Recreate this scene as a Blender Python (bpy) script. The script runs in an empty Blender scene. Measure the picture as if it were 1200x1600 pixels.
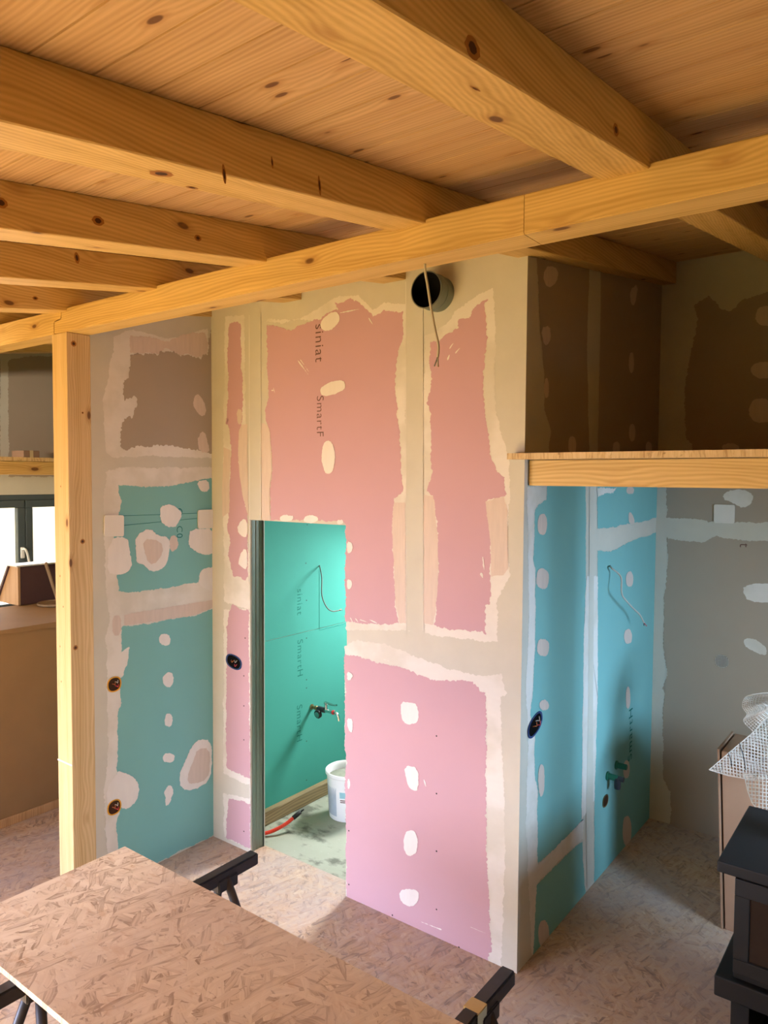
import bpy, bmesh, math, random
from mathutils import Vector, Matrix, noise
PI = math.pi
S = bpy.context.scene
C = S.collection

# ------------------------------------------------------------------ camera, world, light, exposure
FPX = 1144.76                                   # focal length in pixels of the 1200 x 1600 frame
CR, CU, CF = (Vector(v).normalized() for v in ((0.799197, 0.601035, 0.006478), (-0.033304, 0.033517, 0.998883), (-0.600146, 0.79852, -0.046803)))
CP = Vector((0, 0, 2.3))
cam_d = bpy.data.cameras.new('camera'); cam = bpy.data.objects.new('camera', cam_d); C.objects.link(cam)
cam_d.sensor_fit = 'HORIZONTAL'; cam_d.sensor_width = 36; cam_d.lens = 36*FPX/1200; cam_d.clip_start = .02
m = Matrix((CR, CU, -CF)).transposed().to_4x4(); m.translation = CP; cam.matrix_world = m
S.camera = cam
S.view_settings.view_transform = 'Standard'; S.view_settings.look = 'None'; S.view_settings.gamma = 1
S.view_settings.exposure = 0.12; S.view_settings.use_curve_mapping = False

def lin(h):
    c = [((v/255) if not isinstance(h, str) else v) for v in h] if not isinstance(h, str) else [int(h[i:i+2], 16)/255 for i in (0, 2, 4)]
    return tuple(v/12.92 if v <= .04045 else ((v+.055)/1.055)**2.4 for v in c)

w = bpy.data.worlds.new('sky'); S.world = w; w.use_nodes = True
bg = w.node_tree.nodes['Background']; bg.inputs[0].default_value = (.86, .93, 1, 1); bg.inputs[1].default_value = 3.5

def area(name, loc, target, sx, sy, power, col, spread=180):
    d = bpy.data.lights.new(name, 'AREA'); d.shape = 'RECTANGLE'; d.size = sx; d.size_y = sy
    d.energy = power; d.color = col; d.spread = math.radians(spread)
    o = bpy.data.objects.new(name, d); C.objects.link(o); o.location = loc
    o.rotation_euler = (Vector(target)-Vector(loc)).to_track_quat('-Z', 'Y').to_euler()
    return o
# glazed doors and windows of the room behind and beside the photographer, plus an added loft fill
area('daylight_rear', (-4.2, -1.70, 1.35), (-2.4, 2.8, -.15), 2.4, 1.3, 62, (.60, .69, 1.0), 72)
area('daylight_right', (1.30, 3.1, 1.5), (-1.48, 3.9, .95), .7, .6, 26, (.46, .70, 1.0), 85)
area('daylight_bathroom', (-2.86, 4.95, 1.85), (-2.80, 2.5, .1), .50, .55, 58, (.97, .97, 1.0), 120)
area('loft_fill', (-4.6, -1.7, 2.50), (-6.5, 3.4, 2.9), .5, .25, 26, (1.0, .88, .72), 60)  # fill lamp added to brighten the left loft; no known window here
area('daylight_left', (-6.42, 3.2, 1.6), (-4, 2.6, 1.0), 1.6, 1.0, 20, (.92, .93, 1.0), 170)
sd = bpy.data.lights.new('sun', 'SUN'); sd.energy = 80; sd.angle = math.radians(1); sd.color = (1, .82, .38)
sun = bpy.data.objects.new('sun', sd); C.objects.link(sun)          # falls through the rear glazed door on to the floor behind the photographer
sun.rotation_euler = Vector((.25, 1.05, -1)).to_track_quat('-Z', 'Y').to_euler()

# ------------------------------------------------------------------ helpers
def at_y(px, py, Y):                            # point of the plane y = Y seen at a photo coordinate
    d = CF + CR*((px-600)/FPX) + CU*((800-py)/FPX); return CP + d*(Y/d.y)
def at_x(px, py, X):
    d = CF + CR*((px-600)/FPX) + CU*((800-py)/FPX); return CP + d*(X/d.x)

def tag(o, label=None, cat=None, group=None, kind=None):
    if label: o['label'] = label
    if cat: o['category'] = cat
    if group: o['group'] = group
    if kind: o['kind'] = kind
    return o
def obj(name, bm, mats, parent=None, smooth=False):
    me = bpy.data.meshes.new(name); bm.to_mesh(me); bm.free()
    for mt in (mats if isinstance(mats, (list, tuple)) else [mats]): me.materials.append(mt)
    if smooth:
        for p in me.polygons: p.use_smooth = True
    o = bpy.data.objects.new(name, me); C.objects.link(o)
    if parent:
        o.parent = parent; o.matrix_parent_inverse = Matrix.Translation(-parent.location) if parent.type == 'EMPTY' else Matrix()
    return o
def empty(name, loc, label, cat, group=None):
    o = bpy.data.objects.new(name, None); C.objects.link(o); o.location = loc; o.empty_display_size = .05
    return tag(o, label, cat, group)
def shade_auto(o, ang=35):
    for p in o.data.polygons: p.use_smooth = True
    if hasattr(o.data, 'set_sharp_from_angle'): o.data.set_sharp_from_angle(angle=math.radians(ang))
    return o
def box(bm, x0, x1, y0, y1, z0, z1, bev=0, mi=0, seg=2):
    g = bmesh.ops.create_cube(bm, size=1, matrix=Matrix.Translation(((x0+x1)/2, (y0+y1)/2, (z0+z1)/2)) @ Matrix.Diagonal((x1-x0, y1-y0, z1-z0, 1)))
    fs = set(f for v in g['verts'] for f in v.link_faces)
    for f in fs: f.material_index = mi
    if bev:
        r = bmesh.ops.bevel(bm, geom=list(set(e for v in g['verts'] for e in v.link_edges)), offset=bev, segments=seg, affect='EDGES', profile=.5)
        for f in r['faces']: f.material_index = mi
    return bm
def prism(bm, pts, depth, mi=0):                # closed polygon pts (3-D) pushed along vector depth
    d = Vector(depth); a = [bm.verts.new(p) for p in pts]; b = [bm.verts.new(Vector(p)+d) for p in pts]; n = len(pts)
    fs = [bm.faces.new(a), bm.faces.new(b[::-1])]
    for i in range(n): fs.append(bm.faces.new((a[i], b[i], b[(i+1) % n], a[(i+1) % n])))
    for f in fs: f.material_index = mi
    bmesh.ops.recalc_face_normals(bm, faces=fs)
    return fs
def frame_of(t):
    t = t.normalized(); u = t.cross(Vector((0, 0, 1)))
    if u.length < 1e-3: u = t.cross(Vector((0, 1, 0)))
    u.normalize(); return u, u.cross(t)
def catmull(P, n=8):
    P = [Vector(p) for p in P]; Q = [P[0]*2-P[1]]+P+[P[-1]*2-P[-2]]; o = []
    for i in range(1, len(Q)-2):
        for k in range(n):
            t = k/n; a, b, c, d = Q[i-1:i+3]
            o.append(.5*((2*b)+(c-a)*t+(2*a-5*b+4*c-d)*t*t+(3*b-a-3*c+d)*t**3))
    return o+[P[-1]]
def tube(bm, P, r, n=10, caps=True, mi=0):
    P = [Vector(p) for p in P]; rings = []; up = None
    for i, p in enumerate(P):
        t = (P[min(i+1, len(P)-1)]-P[max(i-1, 0)]).normalized()
        if up is None: u, v = frame_of(t)
        else:
            u = (up-t*up.dot(t)).normalized(); v = u.cross(t)
        up = u; rr = r[i] if isinstance(r, (list, tuple)) else r
        rings.append([bm.verts.new(p+(u*math.cos(2*PI*k/n)+v*math.sin(2*PI*k/n))*rr) for k in range(n)])
    fs = []
    for a, b in zip(rings, rings[1:]):
        for k in range(n): fs.append(bm.faces.new((a[k], a[(k+1) % n], b[(k+1) % n], b[k])))
    if caps: fs += [bm.faces.new(rings[0][::-1]), bm.faces.new(rings[-1])]
    for f in fs: f.material_index = mi
    bmesh.ops.recalc_face_normals(bm, faces=fs)
    return bm
def lathe(bm, prof, origin, axis=(0, 0, 1), n=40, mi=0, closed=False):
    ax = Vector(axis).normalized(); u, v = frame_of(ax); O = Vector(origin); rings = []
    for r, h in prof:
        rings.append([bm.verts.new(O+ax*h+(u*math.cos(2*PI*k/n)+v*math.sin(2*PI*k/n))*max(r, 1e-5)) for k in range(n)])
    fs = []; prs = list(zip(rings, rings[1:])) + ([(rings[-1], rings[0])] if closed else [])
    for a, b in prs:
        for k in range(n): fs.append(bm.faces.new((a[k], a[(k+1) % n], b[(k+1) % n], b[k])))
    for f in fs: f.material_index = mi
    bmesh.ops.remove_doubles(bm, verts=[v_ for rg in rings for v_ in rg], dist=2e-5)
    bmesh.ops.recalc_face_normals(bm, faces=[f for f in fs if f.is_valid])
    return bm
def bar(bm, a, b, wd, ht, up=(0, 0, 1), bev=.003, mi=0):     # rectangular bar from a to b
    a, b = Vector(a), Vector(b); t = (b-a).normalized(); s = t.cross(Vector(up)).normalized(); u = s.cross(t)
    M = Matrix((s, t, u)).transposed().to_4x4(); M.translation = (a+b)/2
    g = bmesh.ops.create_cube(bm, size=1, matrix=M @ Matrix.Diagonal((wd, (b-a).length, ht, 1)))
    for f in set(f for v in g['verts'] for f in v.link_faces): f.material_index = mi
    if bev:
        r = bmesh.ops.bevel(bm, geom=list(set(e for v in g['verts'] for e in v.link_edges)), offset=bev, segments=2, affect='EDGES')
        for f in r['faces']: f.material_index = mi
    return bm

# ------------------------------------------------------------------ materials
class NT:
    def __init__(s, name, rough=.7, spec=.3, metal=0):
        s.m = bpy.data.materials.new(name); s.m.use_nodes = True; s.t = s.m.node_tree; s.n = s.t.nodes; s.l = s.t.links
        s.b = s.n['Principled BSDF']; s.b.inputs['Roughness'].default_value = rough
        s.b.inputs['Specular IOR Level'].default_value = spec; s.b.inputs['Metallic'].default_value = metal
        s.co = s.n.new('ShaderNodeTexCoord').outputs['Object']
    def put(s, sock, v):
        if hasattr(v, 'is_linked'): s.l.new(v, sock)
        else:
            if isinstance(v, tuple) and len(v) == 3 and len(getattr(sock, 'default_value', (0,)*3) if hasattr(sock.default_value, '__len__') else ()) == 4: v = v+(1,)
            sock.default_value = v
    def math(s, op, a, b=0, c=0, clamp=False):
        n = s.n.new('ShaderNodeMath'); n.operation = op; n.use_clamp = clamp
        for i, v in enumerate((a, b, c)): s.put(n.inputs[i], v)
        return n.outputs[0]
    def vmath(s, op, a, b=(0, 0, 0), out=0):
        n = s.n.new('ShaderNodeVectorMath'); n.operation = op; s.put(n.inputs[0], a); s.put(n.inputs[1], b); return n.outputs[out]
    def mapping(s, v, scale=(1, 1, 1), rot=(0, 0, 0), loc=(0, 0, 0)):
        n = s.n.new('ShaderNodeMapping'); s.put(n.inputs[0], v); n.inputs['Scale'].default_value = scale
        n.inputs['Rotation'].default_value = rot; n.inputs['Location'].default_value = loc; return n.outputs[0]
    def noise(s, v, scale=5, detail=4, rough=.55, dist=0, out='Fac'):
        n = s.n.new('ShaderNodeTexNoise'); s.put(n.inputs['Vector'], v); n.inputs['Scale'].default_value = scale
        n.inputs['Detail'].default_value = detail; n.inputs['Roughness'].default_value = rough; n.inputs['Distortion'].default_value = dist
        return n.outputs[out]
    def voro(s, v, scale=5, feat='F1', out='Distance', rnd=1):
        n = s.n.new('ShaderNodeTexVoronoi'); n.feature = feat; s.put(n.inputs['Vector'], v); n.inputs['Scale'].default_value = scale
        n.inputs['Randomness'].default_value = rnd; return n.outputs[out]
    def ramp(s, f, stops, interp='LINEAR'):
        n = s.n.new('ShaderNodeValToRGB'); s.put(n.inputs[0], f); n.color_ramp.interpolation = interp; e = n.color_ramp.elements
        while len(e) < len(stops): e.new(.5)
        for i, (p, c) in enumerate(stops): e[i].position = p; e[i].color = (c if len(c) == 4 else tuple(c)+(1,))
        return n.outputs[0]
    def mix(s, f, a, b, mode='MIX'):
        n = s.n.new('ShaderNodeMix'); n.data_type = 'RGBA'; n.blend_type = mode
        s.put(n.inputs[0], f); s.put(n.inputs[6], a); s.put(n.inputs[7], b); return n.outputs[2]
    def step(s, v, lo, hi):
        n = s.n.new('ShaderNodeMapRange'); s.put(n.inputs[0], v); n.inputs[1].default_value = lo; n.inputs[2].default_value = hi; n.interpolation_type = 'SMOOTHSTEP'; return n.outputs[0]
    def bump(s, h, strength=.3, dist=.01):
        n = s.n.new('ShaderNodeBump'); s.put(n.inputs['Height'], h); n.inputs['Strength'].default_value = strength; n.inputs['Distance'].default_value = dist
        s.l.new(n.outputs[0], s.b.inputs['Normal'])
    def color(s, c): s.put(s.b.inputs['Base Color'], c); return s
def rgba(h): return lin(h)+(1,)

def plaster(name, col, var=.06, rough=.85, spec=.2, streak=(1, 1, 1), vs=7):
    k = NT(name, rough, spec); c = lin(col)
    f = k.noise(k.mapping(k.co, streak), vs, 5, .6)
    f2 = k.noise(k.co, 90, 2)
    d = tuple(v*(1-var*2) for v in c); u = tuple(min(1, v*(1+var*1.2)) for v in c)
    col_ = k.mix(f, d+(1,), u+(1,)); col_ = k.mix(k.math('MULTIPLY', f2, .08), col_, (1, 1, 1, 1), 'MULTIPLY')
    k.color(col_); k.bump(k.math('ADD', f, k.math('MULTIPLY', f2, .15)), .12, .004); return k.m
M = {}
M['tape'] = plaster('joint_compound', 'c9c4b4', .05)
k = NT('fresh_joint_compound', .85, .2)
cf = k.step(k.noise(k.mapping(k.co, (1, 1, 1)), 3.2, 4, .6), .42, .66); sf = k.noise(k.mapping(k.co, (4, 4, 14)), 3, 4, .6)
col = k.mix(k.math('MULTIPLY', cf, .75), rgba('dfdad0'), rgba('cac5b5')); col = k.mix(k.math('MULTIPLY', sf, .25), col, rgba('c4b8a8')); k.color(col); k.bump(sf, .15, .003); M['coat'] = k.m
M['thin'] = plaster('thin_compound_coat', 'd3c2b4', .08, streak=(8, 8, 1))
M['spot'] = plaster('filler_spots', 'e2dcd4', .05, streak=(3, 3, 1))
M['pink'] = plaster('pink_fire_plasterboard', 'c49ea4', .03, vs=2)
M['teal'] = plaster('green_moisture_plasterboard', '7db3ae', .04, vs=2)
M['bteal'] = plaster('turquoise_moisture_plasterboard', '42998b', .03, vs=2)
M['greybd'] = plaster('grey_plasterboard', 'a89a88', .04, vs=2)
M['cover'] = plaster('square_paper_patch', 'e0dacf', .03)

def wood(name, axis, light='e3b877', dark='bd8645', knots=True, ring=60, rough=.55, knotsc=2.0, sat=None, planks=None):
    k = NT(name, rough, .35); L = {'x': 0, 'y': 1, 'z': 2}[axis]
    oi = k.n.new('ShaderNodeObjectInfo'); off = k.math('MULTIPLY', oi.outputs['Random'], 37.0)
    cmb = k.n.new('ShaderNodeCombineXYZ'); k.put(cmb.inputs[0], off); k.put(cmb.inputs[1], k.math('MULTIPLY', off, .7)); k.put(cmb.inputs[2], k.math('MULTIPLY', off, 1.3))
    base = k.vmath('ADD', k.co, cmb.outputs[0]); rnd = None
    if planks:                                  # each ceiling board its own piece of wood
        sp = k.n.new('ShaderNodeSeparateXYZ'); k.put(sp.inputs[0], k.co)
        idx = k.math('FLOOR', k.math('DIVIDE', k.math('ADD', sp.outputs[1], planks[1]), planks[0]))
        wn = k.n.new('ShaderNodeTexWhiteNoise'); wn.noise_dimensions = '1D'; k.put(wn.inputs['W'], idx); rnd = wn.outputs[0]
        c2 = k.n.new('ShaderNodeCombineXYZ'); k.put(c2.inputs[0], k.math('MULTIPLY', rnd, 19)); k.put(c2.inputs[2], k.math('MULTIPLY', rnd, 7)); base = k.vmath('ADD', base, c2.outputs[0])
    s = [1, 1, 1]; s[L] = .16
    st = k.mapping(base, tuple(s))
    warp = k.noise(st, 4, 3, .5, out='Color'); warp = k.vmath('SCALE', k.vmath('SUBTRACT', warp, (.5, .5, .5)), (0, 0, 0))
    warp.node.inputs['Scale'].default_value = .10
    v = k.vmath('ADD', st, warp)
    if knots:
        ks = [1, 1, 1]; ks[L] = .45
        kd = k.voro(k.mapping(base, tuple(ks)), knotsc*1.6)
        swirl = k.math('MULTIPLY', k.math('POWER', 2.718, k.math('MULTIPLY', kd, -5.0)), .035)
    sep = k.n.new('ShaderNodeSeparateXYZ'); k.put(sep.inputs[0], v)
    ax = [i for i in range(3) if i != L]
    a = sep.outputs[ax[0]]; b = sep.outputs[ax[1]]
    r = k.math('ADD', k.math('MULTIPLY', a, 1.0), k.math('MULTIPLY', b, .8))
    if knots: r = k.math('ADD', r, swirl)
    bands = k.math('MULTIPLY_ADD', k.math('SINE', k.math('MULTIPLY', r, ring*9.0)), .5, .5)
    wide = k.math('MULTIPLY_ADD', k.math('SINE', k.math('MULTIPLY', r, ring*1.3)), .5, .5)
    fs = [60, 60, 60]; fs[L] = 2.0
    fine = k.noise(k.mapping(base, tuple(fs)), 1.8, 4, .65)
    broad = k.noise(st, 4, 4, .6)
    f = k.math('ADD', k.math('ADD', k.math('MULTIPLY', bands, .18), k.math('MULTIPLY', k.math('POWER', wide, 3), .10)), k.math('ADD', k.math('MULTIPLY', fine, .38), k.math('MULTIPLY', broad, .38)))
    col = k.ramp(f, [(.33, lin(light)), (.72, lin(dark))])
    if rnd is not None: col = k.mix(k.math('MULTIPLY', rnd, .35), col, rgba('b98e66'))
    if knots:
        dk = k.step(kd, .115, .075); ring2 = k.math('MULTIPLY', k.step(kd, .24, .10), .40)
        col = k.mix(ring2, col, rgba('a4743e')); col = k.mix(k.math('MULTIPLY', dk, .85), col, rgba('5a3418'))
    k.color(col); k.bump(f, .10, .003); return k.m
M['wx'] = wood('spruce_along_x', 'x', 'dcbc7c', 'ba9656', knotsc=4.4)
M['wy'] = wood('spruce_along_y', 'y', 'dcba7a', 'b69250', knotsc=5.0)
M['wz'] = wood('spruce_along_z', 'z', 'dabf90', 'bc9c68', knotsc=5.0)
M['plank'] = wood('ceiling_board_wood', 'x', 'd6b488', 'ac8a60', ring=40, knotsc=6.4, planks=(.133, .2745))
M['dirty'] = wood('dirty_old_wood', 'y', '988460', '54462c', ring=50, knots=False)
M['palewood'] = wood('pale_wood', 'z', 'd2ae86', 'b48c64', knots=False)
M['greywood'] = wood('grey_weathered_wood', 'z', 'a08a70', '7c6852', knots=False)

def osb(name, base='c49c70', dark='8a6238', light='dcc09a', dust=0, sc=1.0, dustcol='b9aba2', seam=False):
    k = NT(name, .62, .3); p = k.vmath('ADD', k.co, k.vmath('SCALE', k.vmath('SUBTRACT', k.noise(k.co, 9, 2, out='Color'), (.5, .5, .5))))
    p.node.inputs[1].links[0].from_node.inputs['Scale'].default_value = .03
    val = None; hgt = None
    for i, (ang, sx, sy) in enumerate(((.3, 11, 52), (1.25, 9, 44), (2.2, 13, 60), (2.9, 10, 48), (.75, 12, 56), (1.8, 11, 50))):
        pr_ = k.mapping(p, (1, 1, 1), (0, 0, ang)); q = k.mapping(pr_, (sx*sc, sy*sc, 6), (0, 0, 0), (i*3.1, i*1.7, 0))
        n = k.n.new('ShaderNodeTexVoronoi'); k.put(n.inputs['Vector'], q); n.inputs['Scale'].default_value = 1
        sp = k.n.new('ShaderNodeSeparateColor'); k.put(sp.inputs[0], n.outputs['Color'])
        fib = k.noise(k.mapping(pr_, (12, 220, 6)), 1, 2)
        v = k.math('ADD', k.math('MULTIPLY', sp.outputs[0], .42), k.math('MULTIPLY', fib, .55))
        edge = k.step(n.outputs['Distance'], .35, .75); v = k.math('SUBTRACT', v, k.math('MULTIPLY', edge, .16))
        if val is None: val = v; hgt = sp.outputs[1]
        else:
            msk = k.math('GREATER_THAN', sp.outputs[2], .62)
            n1 = k.n.new('ShaderNodeMix'); k.put(n1.inputs[0], msk); k.put(n1.inputs[2], val); k.put(n1.inputs[3], v); val = n1.outputs[0]
            n2 = k.n.new('ShaderNodeMix'); k.put(n2.inputs[0], msk); k.put(n2.inputs[2], hgt); k.put(n2.inputs[3], sp.outputs[1]); hgt = n2.outputs[0]
    col = k.ramp(val, [(.12, lin(dark)), (.34, lin(base)), (.62, tuple((x+y)/2 for x, y in zip(lin(base), lin(light)))), (.95, lin(light))])
    chips = k.noise(k.mapping(p, (1, 2.2, 1), (0, 0, .6)), 34, 2); col = k.mix(k.math('MULTIPLY', k.step(chips, .64, .74), .55), col, rgba('6a4424'))
    big = k.noise(k.mapping(p, (1, 2.4, 1), (0, 0, 1.1)), 9, 3, .6); col = k.mix(k.math('MULTIPLY', k.step(big, .60, .68), .35), col, rgba('b98a54'))
    big2 = k.noise(k.mapping(p, (2.2, 1, 1), (0, 0, .4), (4, 0, 0)), 11, 3, .6); col = k.mix(k.math('MULTIPLY', k.step(big2, .60, .70), .35), col, rgba('ead8b8'))
    if dust:
        dn = k.noise(k.co, 1.6, 5, .6); dn2 = k.noise(k.co, 24, 4, .65)
        f = k.math('MULTIPLY', k.step(k.math('ADD', dn, k.math('MULTIPLY', dn2, .35)), .45, .9), dust, clamp=True)
        f = k.math('ADD', f, dust*.25, clamp=True); col = k.mix(f, col, rgba(dustcol))
        sc_ = k.noise(k.mapping(k.co, (3, 14, 1), (0, 0, .9)), 3, 3, .7); col = k.mix(k.math('MULTIPLY', k.step(sc_, .68, .74), .35), col, rgba('d8d0c8'))
    k.color(col); k.bump(k.math('ADD', hgt, k.math('MULTIPLY', val, .5)), .18, .002); return k.m
M['osbtop'] = osb('osb_board', 'd2bea2', '8e7256', 'efe2ca', dust=.5, sc=.75, dustcol='d2c2b2')
M['osbfloor'] = osb('osb_floor', 'b8946e', '745638', 'd0b692', dust=.66, sc=.9, dustcol='aea3a0')
M['osbedge'] = osb('osb_edge', 'cdb284', 'b09064', 'dcc69c', sc=2.2)

def plain(name, col, rough=.5, spec=.4, metal=0, var=.04, vs=20, bump=0):
    k = NT(name, rough, spec, metal); c = lin(col); f = k.noise(k.co, vs, 3)
    k.color(k.mix(f, tuple(v*(1-var) for v in c)+(1,), tuple(min(1, v*(1+var)) for v in c)+(1,)))
    if bump: k.bump(f, bump, .003)
    return k.m
M['knotring'] = plain('knot_ring', 'a06c34', .6, .3, 0, .2, 120)
M['knotcore'] = plain('knot_core', '4a2b16', .6, .3, 0, .3, 200)
M['iron'] = plain('stove_black_enamel', '18191b', .62, .35, 0, .15, 60, .1)
M['blackmetal'] = plain('black_painted_steel', '34333a', .42, .5, .2, .3, 25)
M['blackdark'] = plain('dark_cavity', '0a0908', .9, .1)
M['steel'] = plain('galvanised_steel', '848e88', .35, .5, .85, .10, 6)
M['chrome'] = plain('dull_chrome', 'c9ccc8', .22, .5, 1, .08, 30)
M['brass'] = plain('tarnished_brass', '8f8058', .4, .5, .8, .2, 40)
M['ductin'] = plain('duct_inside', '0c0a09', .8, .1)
M['white'] = plain('white_plastic', 'e3e8ea', .35, .4)
M['label'] = plain('printed_bucket_label', 'a9b8c6', .4, .3, 0, .12, 30)
M['orange'] = plain('red_conduit_plastic', 'd8402c', .4, .4)
M['rubber'] = plain('black_rubber', '17171a', .5, .4)
M['blue'] = plain('blue_junction_plastic', '1d3a6b', .4, .4)
M['yellow'] = plain('yellow_box_plastic', 'd99a1c', .4, .4)
M['rust'] = plain('brown_socket_cavity', '3c2413', .8, .2, 0, .4, 60)
M['greenp'] = plain('green_pipe_plug', '1f6a52', .4, .4)
M['cable'] = plain('grey_cable', 'b8b2a6', .5, .3)
M['cabledk'] = plain('dark_grey_cable', '5e625a', .5, .3)
M['copper'] = plain('copper_wire', 'b0663c', .35, .5, .8)
M['redw'] = plain('red_wire_tip', 'c4333c', .4)
M['ink'] = plain('grey_ink', '70554c', .9, .1)
M['inkg'] = plain('dark_green_ink', '1f6e64', .9, .1)
M['frame'] = plain('anthracite_window_frame', '4d585c', .45, .4)
M['cardboard'] = plain('brown_cardboard', '97785f', .8, .2, 0, .10, 8, .15)
M['kraft'] = plain('brown_kraft_paper', '9f8262', .72, .25, 0, .10, 5, .2)
M['shadepanel'] = plain('shaded_crate_panel', '5a4244', .6, .3, 0, .12, 12)  # backlit shade on the crate panels, put into a dark base colour
M['tapey'] = plain('masking_tape', 'cdb98a', .6, .3)
M['tapew'] = plain('pale_tape', 'cfe0da', .5, .3)
M['fibre'] = plain('fibreglass_mesh', 'cdc8bc', .5, .4)
k = NT('stove_glass', .08, .6); k.color(k.mix(k.noise(k.co, 5, 4, .6), rgba('120e0c'), rgba('33281f'))); M['sglass'] = k.m
k = NT('window_glass', 0, .5); k.color((1, 1, 1, 1)); k.b.inputs['Transmission Weight'].default_value = 1; k.b.inputs['IOR'].default_value = 1.02; M['glass'] = k.m
k = NT('concrete_floor', .6, .35)
cn = k.noise(k.co, 2.2, 6, .6); cst = k.noise(k.mapping(k.co, (1, 1.5, 1)), 3.6, 5, .62)
col = k.mix(cn, rgba('878d7c'), rgba('aeb3a0')); col = k.mix(k.math('MULTIPLY', k.step(cst, .50, .62), .72), col, rgba('43473a'))
col = k.mix(k.math('MULTIPLY', k.step(k.noise(k.co, 30, 5, .7), .62, .72), .4), col, rgba('dcdcd0')); k.color(col); k.bump(cn, .1, .004); M['concrete'] = k.m
k = NT('printed_stone_wall_outside', .9, .2); k.color(rgba('d8dde0')); M['outside'] = k.m

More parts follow.
